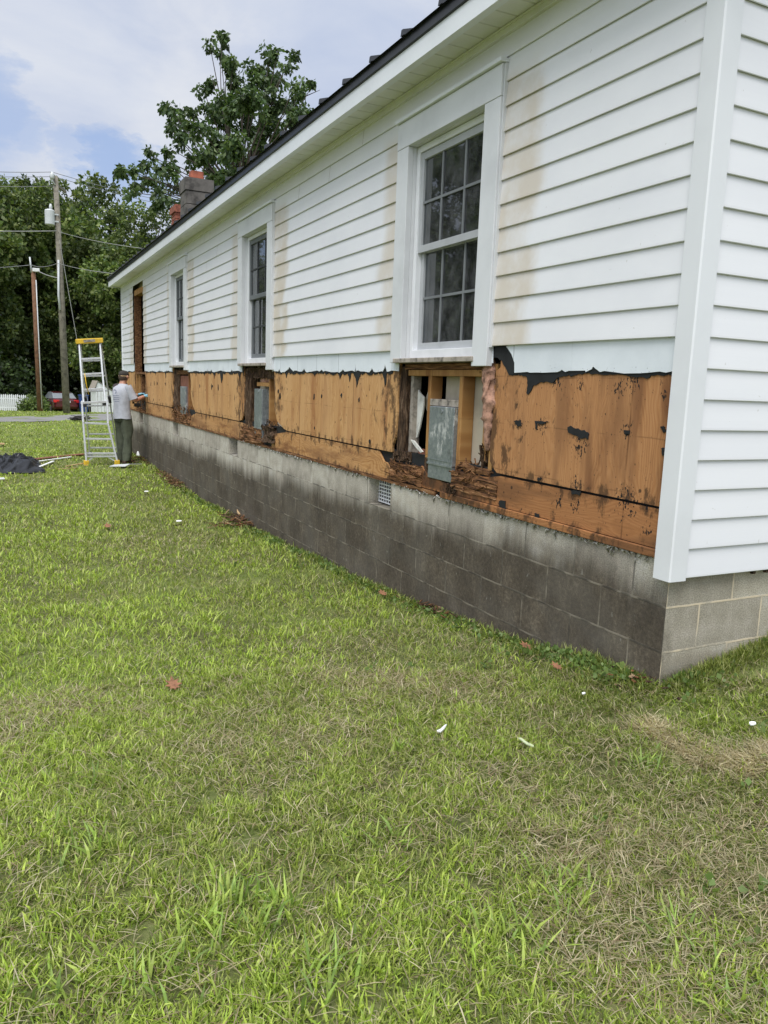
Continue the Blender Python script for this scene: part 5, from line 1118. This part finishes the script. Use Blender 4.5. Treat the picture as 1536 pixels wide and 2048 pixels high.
def swath(x, y):
    d = np.full(len(x), 9.0)
    for a_, c_ in zip(SW, SW[1:]):
        vx, vy = c_.x-a_.x, c_.y-a_.y; t = np.clip(((x-a_.x)*vx+(y-a_.y)*vy)/(vx*vx+vy*vy), 0, 1); d = np.minimum(d, np.hypot(x-a_.x-t*vx, y-a_.y-t*vy))
    return d
def blades(name, x, y, h, w_, lean, col, label, seed, lift=0.0, bend=.5):
    r = np.random.default_rng(seed); n = len(x); z = gz(x, y)+lift; a_ = r.random(n)*2*np.pi; hx, hy = np.cos(a_), np.sin(a_); ta = a_+np.pi/2+r.normal(size=n)*.5; wx, wy = np.cos(ta), np.sin(ta)
    v = np.empty((n, 5, 3), np.float32); cl, sl_ = np.cos(lean), np.sin(lean)
    l2 = np.clip(lean+bend*r.random(n), 0, 1.5); mx, mz = h*.55*sl_, h*.55*cl; tx, tz = mx+h*.45*np.sin(l2), mz+h*.45*np.cos(l2)
    for k, s_ in ((0, -1), (1, 1)): v[:, k] = np.stack([x+s_*wx*w_*.4, y+s_*wy*w_*.4, z-.006], -1)
    for k, s_ in ((2, 1), (3, -1)): v[:, k] = np.stack([x+hx*mx+s_*wx*w_*.5, y+hy*mx+s_*wy*w_*.5, z+mz], -1)
    v[:, 4] = np.stack([x+hx*tx, y+hy*tx, z+tz], -1)
    b_ = (np.arange(n)*5)[:, None]; lp = np.concatenate([b_+np.array([0, 1, 2, 3]), b_+np.array([3, 2, 4])], 1).ravel()
    st = np.stack([np.arange(n)*7, np.arange(n)*7+4], 1).ravel()
    o = np_mesh(name, v.reshape(-1, 3), lp, st, None, M['blade'], None, np.repeat(col, 5, 0)); tag(o, label, 'grass', None, 'stuff'); return o
def pick(pal, n, r):
    pal = np.asarray(pal); i = r.integers(0, len(pal), n); return pal[i]*(1+.62*(r.random((n, 1))-.5))
def widen(rr): return np.maximum(1.0, rr/3.2)
def limemask(x, y): return np.clip((fbm(x, y, 1.15, 31)-.40)*4+np.clip((-1.15-x)*.55, -.55, .55)*np.clip((5-y)/4, 0, 1), 0, 1)
DC = [onground(*p) for p in ((640, 1310), (800, 1370), (960, 1420), (560, 1480), (1180, 1330), (1480, 1620))]
def drymask(x, y):
    d = np.clip((fbm(x, y, .9, 57)-.50)*5.0, 0, 1)*.8
    for p in DC: d = np.maximum(d, np.exp(-((x-p.x)**2+(y-p.y)**2)/.10)*np.clip(fbm(x, y, 3.0, 8)*2.2-.3, 0, 1))
    return d
r_ = np.random.default_rng(77)
PAL_D = [(.130,.18,.034),(.20,.25,.048),(.275,.315,.072),(.345,.355,.125)]; PAL_L = [(.34,.45,.060),(.40,.49,.080),(.28,.395,.055),(.45,.52,.13)]; PAL_S = [(.48,.41,.25),(.38,.31,.18),(.56,.49,.33),(.27,.20,.115),(.36,.33,.18)]
# fine mown turf
xa, ya, ra = field(420000, .9, 3.6, 2, 1); xb, yb, rb_ = field(430000, 3.6, 42, 1, 2)
x, y, rr = np.concatenate([xa, xb]), np.concatenate([ya, yb]), np.concatenate([ra, rb_])
gap = .55*vnoise(x, y, 13, 5)+.45*vnoise(x, y, 29, 6); k = (r_.random(len(x)) < np.clip(1.9*gap-.25, .06, 1)) | (rr > 7); x, y, rr, gap = x[k], y[k], rr[k], gap[k]; n = len(x)
wd = widen(rr); lm, dm, sw = limemask(x, y), drymask(x, y), swath(x, y); u = r_.random(n)
rt_ = np.clip((x+1.25)*1.2, 0, 1)*np.clip((1.6-y)/1.6, 0, 1)
straw = u < (.12+.40*dm*(1-.5*lm)*(1-.55*rt_)+.5*np.exp(-(sw/.12)**2)); lime = (~straw) & (r_.random(n) < (.14+.46*lm)*np.where(rr > 9, .8, 1))
col = pick(PAL_D, n, r_); col[lime] = pick(PAL_L, int(lime.sum()), r_)*.86; col[straw] = pick(PAL_S, int(straw.sum()), r_)*.85
tone = .82+.36*fbm(x, y, .55, 91); col *= (tone*(1-.20*rt_)*(.78+.52*gap))[:, None]  # tuft tone varies; gaps also darkened, shading put into the blade colour
nearwall = np.clip((x+.9)/.8, 0, 1)*(y > 0)*(x < .1)
hh = (.016+.030*r_.random(n))*(.55+.9*gap)*(1+.25*nearwall)*np.where(straw, .8, 1)*np.clip(wd, 1, 2.2)**.5; ww = (.0019+.0020*r_.random(n))*wd*np.where(lime, 1.35, 1)
lean = np.where(straw, .95+.5*r_.random(n), .25+1.0*r_.random(n))
blades('turf_grass', x, y, hh, ww, lean, col, 'short mown mixed green and straw turf', 5)
# the same turf past the frame, for a step to the side
n = 300000; x = r_.uniform(-7.5, 2.5, n); y = r_.uniform(-5, 5, n); rr = np.hypot(x-CP.x, y-CP.y); th_ = np.degrees(np.arctan2(x-CP.x, y-CP.y))
k = ~((x > -.012) & (y > -.012)) & ~((th_ > -17) & (th_ < 72) & (rr > .9)); x, y, rr = x[k], y[k], rr[k]; n = len(x); gap = .55*vnoise(x, y, 13, 5)+.45*vnoise(x, y, 29, 6); lm, dm = limemask(x, y), drymask(x, y)
straw = r_.random(n) < .12+.4*dm; lime = (~straw) & (r_.random(n) < .14+.46*lm); col = pick(PAL_D, n, r_); col[lime] = pick(PAL_L, int(lime.sum()), r_)*.86; col[straw] = pick(PAL_S, int(straw.sum()), r_)*.85
blades('turf_grass', x, y, (.022+.036*r_.random(n))*(.6+.8*gap), (.0055+.005*r_.random(n)), np.where(straw, 1.2, .3+.9*r_.random(n)), col*(.78+.52*gap)[:, None], 'mown turf beside the camera', 8)  # same gap shading carried in the blade colour
# flat thatch
xa, ya, ra = field(120000, .9, 3.6, 2, 3); xb, yb, rb_ = field(60000, 3.6, 16, 1, 4)
x, y, rr = np.concatenate([xa, xb]), np.concatenate([ya, yb]), np.concatenate([ra, rb_]); dm = drymask(x, y); k = r_.random(len(x)) < .12+.6*dm; x, y, rr = x[k], y[k], rr[k]; n = len(x)
blades('dry_thatch', x, y, .03+.05*r_.random(n), (.0016+.0016*r_.random(n))*widen(rr), 1.25+.28*r_.random(n), pick(PAL_S, n, r_)*.9, 'flat dry clippings lying in the lawn', 6, .012+.016*r_.random(n), .2)
# raked strip of dry clippings by the front wall
n = 8000; seg = r_.integers(0, len(SW)-1, n); t = r_.random(n); A0 = np.array([(p.x, p.y) for p in SW]); bx0 = A0[seg]*(1-t[:, None])+A0[seg+1]*t[:, None]; sg = .045+.05*np.clip((bx0[:, 0]+.3)/.4, 0, 1)
x = bx0[:, 0]+r_.normal(size=n)*sg*.8; y = bx0[:, 1]+r_.normal(size=n)*sg; dd_ = swath(x, y); hgt_ = np.clip(1-(dd_/(sg*2.2))**2, 0, 1)*.03*np.clip(fbm(x, y, 6.0, 5)*2-.35, .1, 1)
blades('clipping_row', x, y, .03+.05*r_.random(n), .0016+.0016*r_.random(n), 1.1+.45*r_.random(n), pick([(.48,.40,.24),(.56,.48,.31),(.36,.29,.16),(.62,.56,.38)], n, r_), 'raked row of dry brown clippings by the house corner', 7, hgt_*r_.random(n), .3)
# crabgrass tufts: broad lime blades in rosettes
def tufts(nc, r0_, r1_, seed, per, hmin, hmax, wmin, wmax, pal, label, thr, name, pw=2, spread=.03):
    cx_, cy_, cr_ = field(nc, r0_, r1_, pw, seed); lm = limemask(cx_, cy_); k = r_.random(len(cx_)) < np.clip(lm*thr+.05, 0, 1); cx_, cy_, cr_ = cx_[k], cy_[k], cr_[k]
    n = len(cx_)*per; x = np.repeat(cx_, per)+r_.normal(size=n)*spread; y = np.repeat(cy_, per)+r_.normal(size=n)*spread; rr = np.repeat(cr_, per); s_ = np.repeat(.7+.6*r_.random(len(cx_)), per)
    ok = ~((x > -.03) & (y > -.02) & (y < HL)); x, y, rr, s_ = x[ok], y[ok], rr[ok], s_[ok]; n = len(x)
    blades(name, x, y, (hmin+(hmax-hmin)*r_.random(n))*s_, (wmin+(wmax-wmin)*r_.random(n))*np.clip(rr/4.5, 1, 3), .35+.75*r_.random(n), pick(pal, n, r_), label, seed+50, 0, .7)
tufts(2300, .9, 4.2, 11, 9, .025, .058, .0035, .0075, PAL_L, 'broad lime crabgrass blades through the near lawn', .85, 'crabgrass')
tufts(6500, 4.2, 20, 12, 6, .035, .08, .004, .008, PAL_L, 'bright crabgrass patches farther across the lawn', .7, 'crabgrass', 1)
# a few larger tussocks seen near the camera
tx_, ty_ = [], []
for px, py, k, sp in ((480, 1790, 85, .055), (420, 1850, 40, .05), (540, 1840, 45, .04), (1120, 1790, 60, .05), (1040, 1890, 55, .05), (170, 1690, 45, .06), (1450, 1980, 45, .05), (90, 2000, 40, .05), (800, 1500, 30, .03), (1290, 1530, 40, .05), (200, 1560, 40, .06), (640, 1960, 45, .05), (330, 1980, 35, .05), (1360, 1850, 30, .04), (760, 1680, 35, .05)):
    p = onground(px, py+8); tx_ += list(p.x+r_.normal(size=k)*sp); ty_ += list(p.y+r_.normal(size=k)*sp)
tx_, ty_ = np.array(tx_), np.array(ty_); n = len(tx_)
blades('grass_tussock', tx_, ty_, .045+.06*r_.random(n), .004+.005*r_.random(n), .3+.75*r_.random(n), pick([(.26,.37,.07),(.32,.42,.08),(.21,.31,.075),(.37,.45,.10)], n, r_), 'taller unmown grass clumps in the foreground', 71, 0, .6)
# broad leaf weeds along the wall foot and clover through the lawn
wx_, wy_ = [], []
for k in range(420):
    q = r_.random(); yy = .1+9.5*q**1.4; wx_.append(-.04-abs(r_.normal())*.07); wy_.append(yy)
for px, py in ((1355, 1358), (925, 1215), (1290, 1345), (1400, 1300), (700, 1145), (560, 1085), (1240, 1350), (980, 1240)):
    p = onground(px, py+4); wx_ += list(p.x+r_.normal(size=34)*.05); wy_ += list(p.y+r_.normal(size=34)*.06)
cx_, cy_, _ = field(900, 1.6, 7, 1, 91); kk = (fbm(cx_, cy_, 1.6, 44) > .60) & (cx_ > -1.0); wx_ = np.concatenate([np.array(wx_), cx_[kk]]); wy_ = np.concatenate([np.array(wy_), cy_[kk]])
ok = ~((wx_ > -.03) & (wy_ > -.03)); wx_, wy_ = wx_[ok], wy_[ok]
cz_ = np.stack([wx_, wy_, gz(wx_, wy_)+.028], -1)
o = leafcloud('broadleaf_weeds', cz_, np.full(len(cz_), .022), 6, .026, [(.10,.16,.045),(.14,.21,.055),(.19,.25,.07)], M['blade'], None, -.3, 92, .8, .2); tag(o, 'small round leaved weeds and clover at the wall foot', 'weeds', None, 'stuff')
# taller grass left along the foundation
n = 9000; y = 15.6*r_.random(n)**1.3; x = -.012-abs(r_.normal(size=n))*.045; k = r_.random(n) < np.clip(fbm(x, y, 1.4, 12)*2.2-.5, .08, 1); x, y = x[k], y[k]; n = len(x); rr = np.hypot(x-CP.x, y-CP.y)
blades('edge_grass', x, y, .03+.06*r_.random(n)**1.5, (.0026+.002*r_.random(n))*widen(rr), .2+.7*r_.random(n), pick(PAL_D, n, r_)*.9, 'uncut darker grass along the foundation', 73)
n = 5000; x = .02+1.4*r_.random(n); y = -.012-abs(r_.normal(size=n))*.05; blades('edge_grass', x, y, .03+.05*r_.random(n), .0026+.002*r_.random(n), .2+.7*r_.random(n), pick(PAL_D, n, r_)*.9, 'uncut grass along the front foundation', 74)
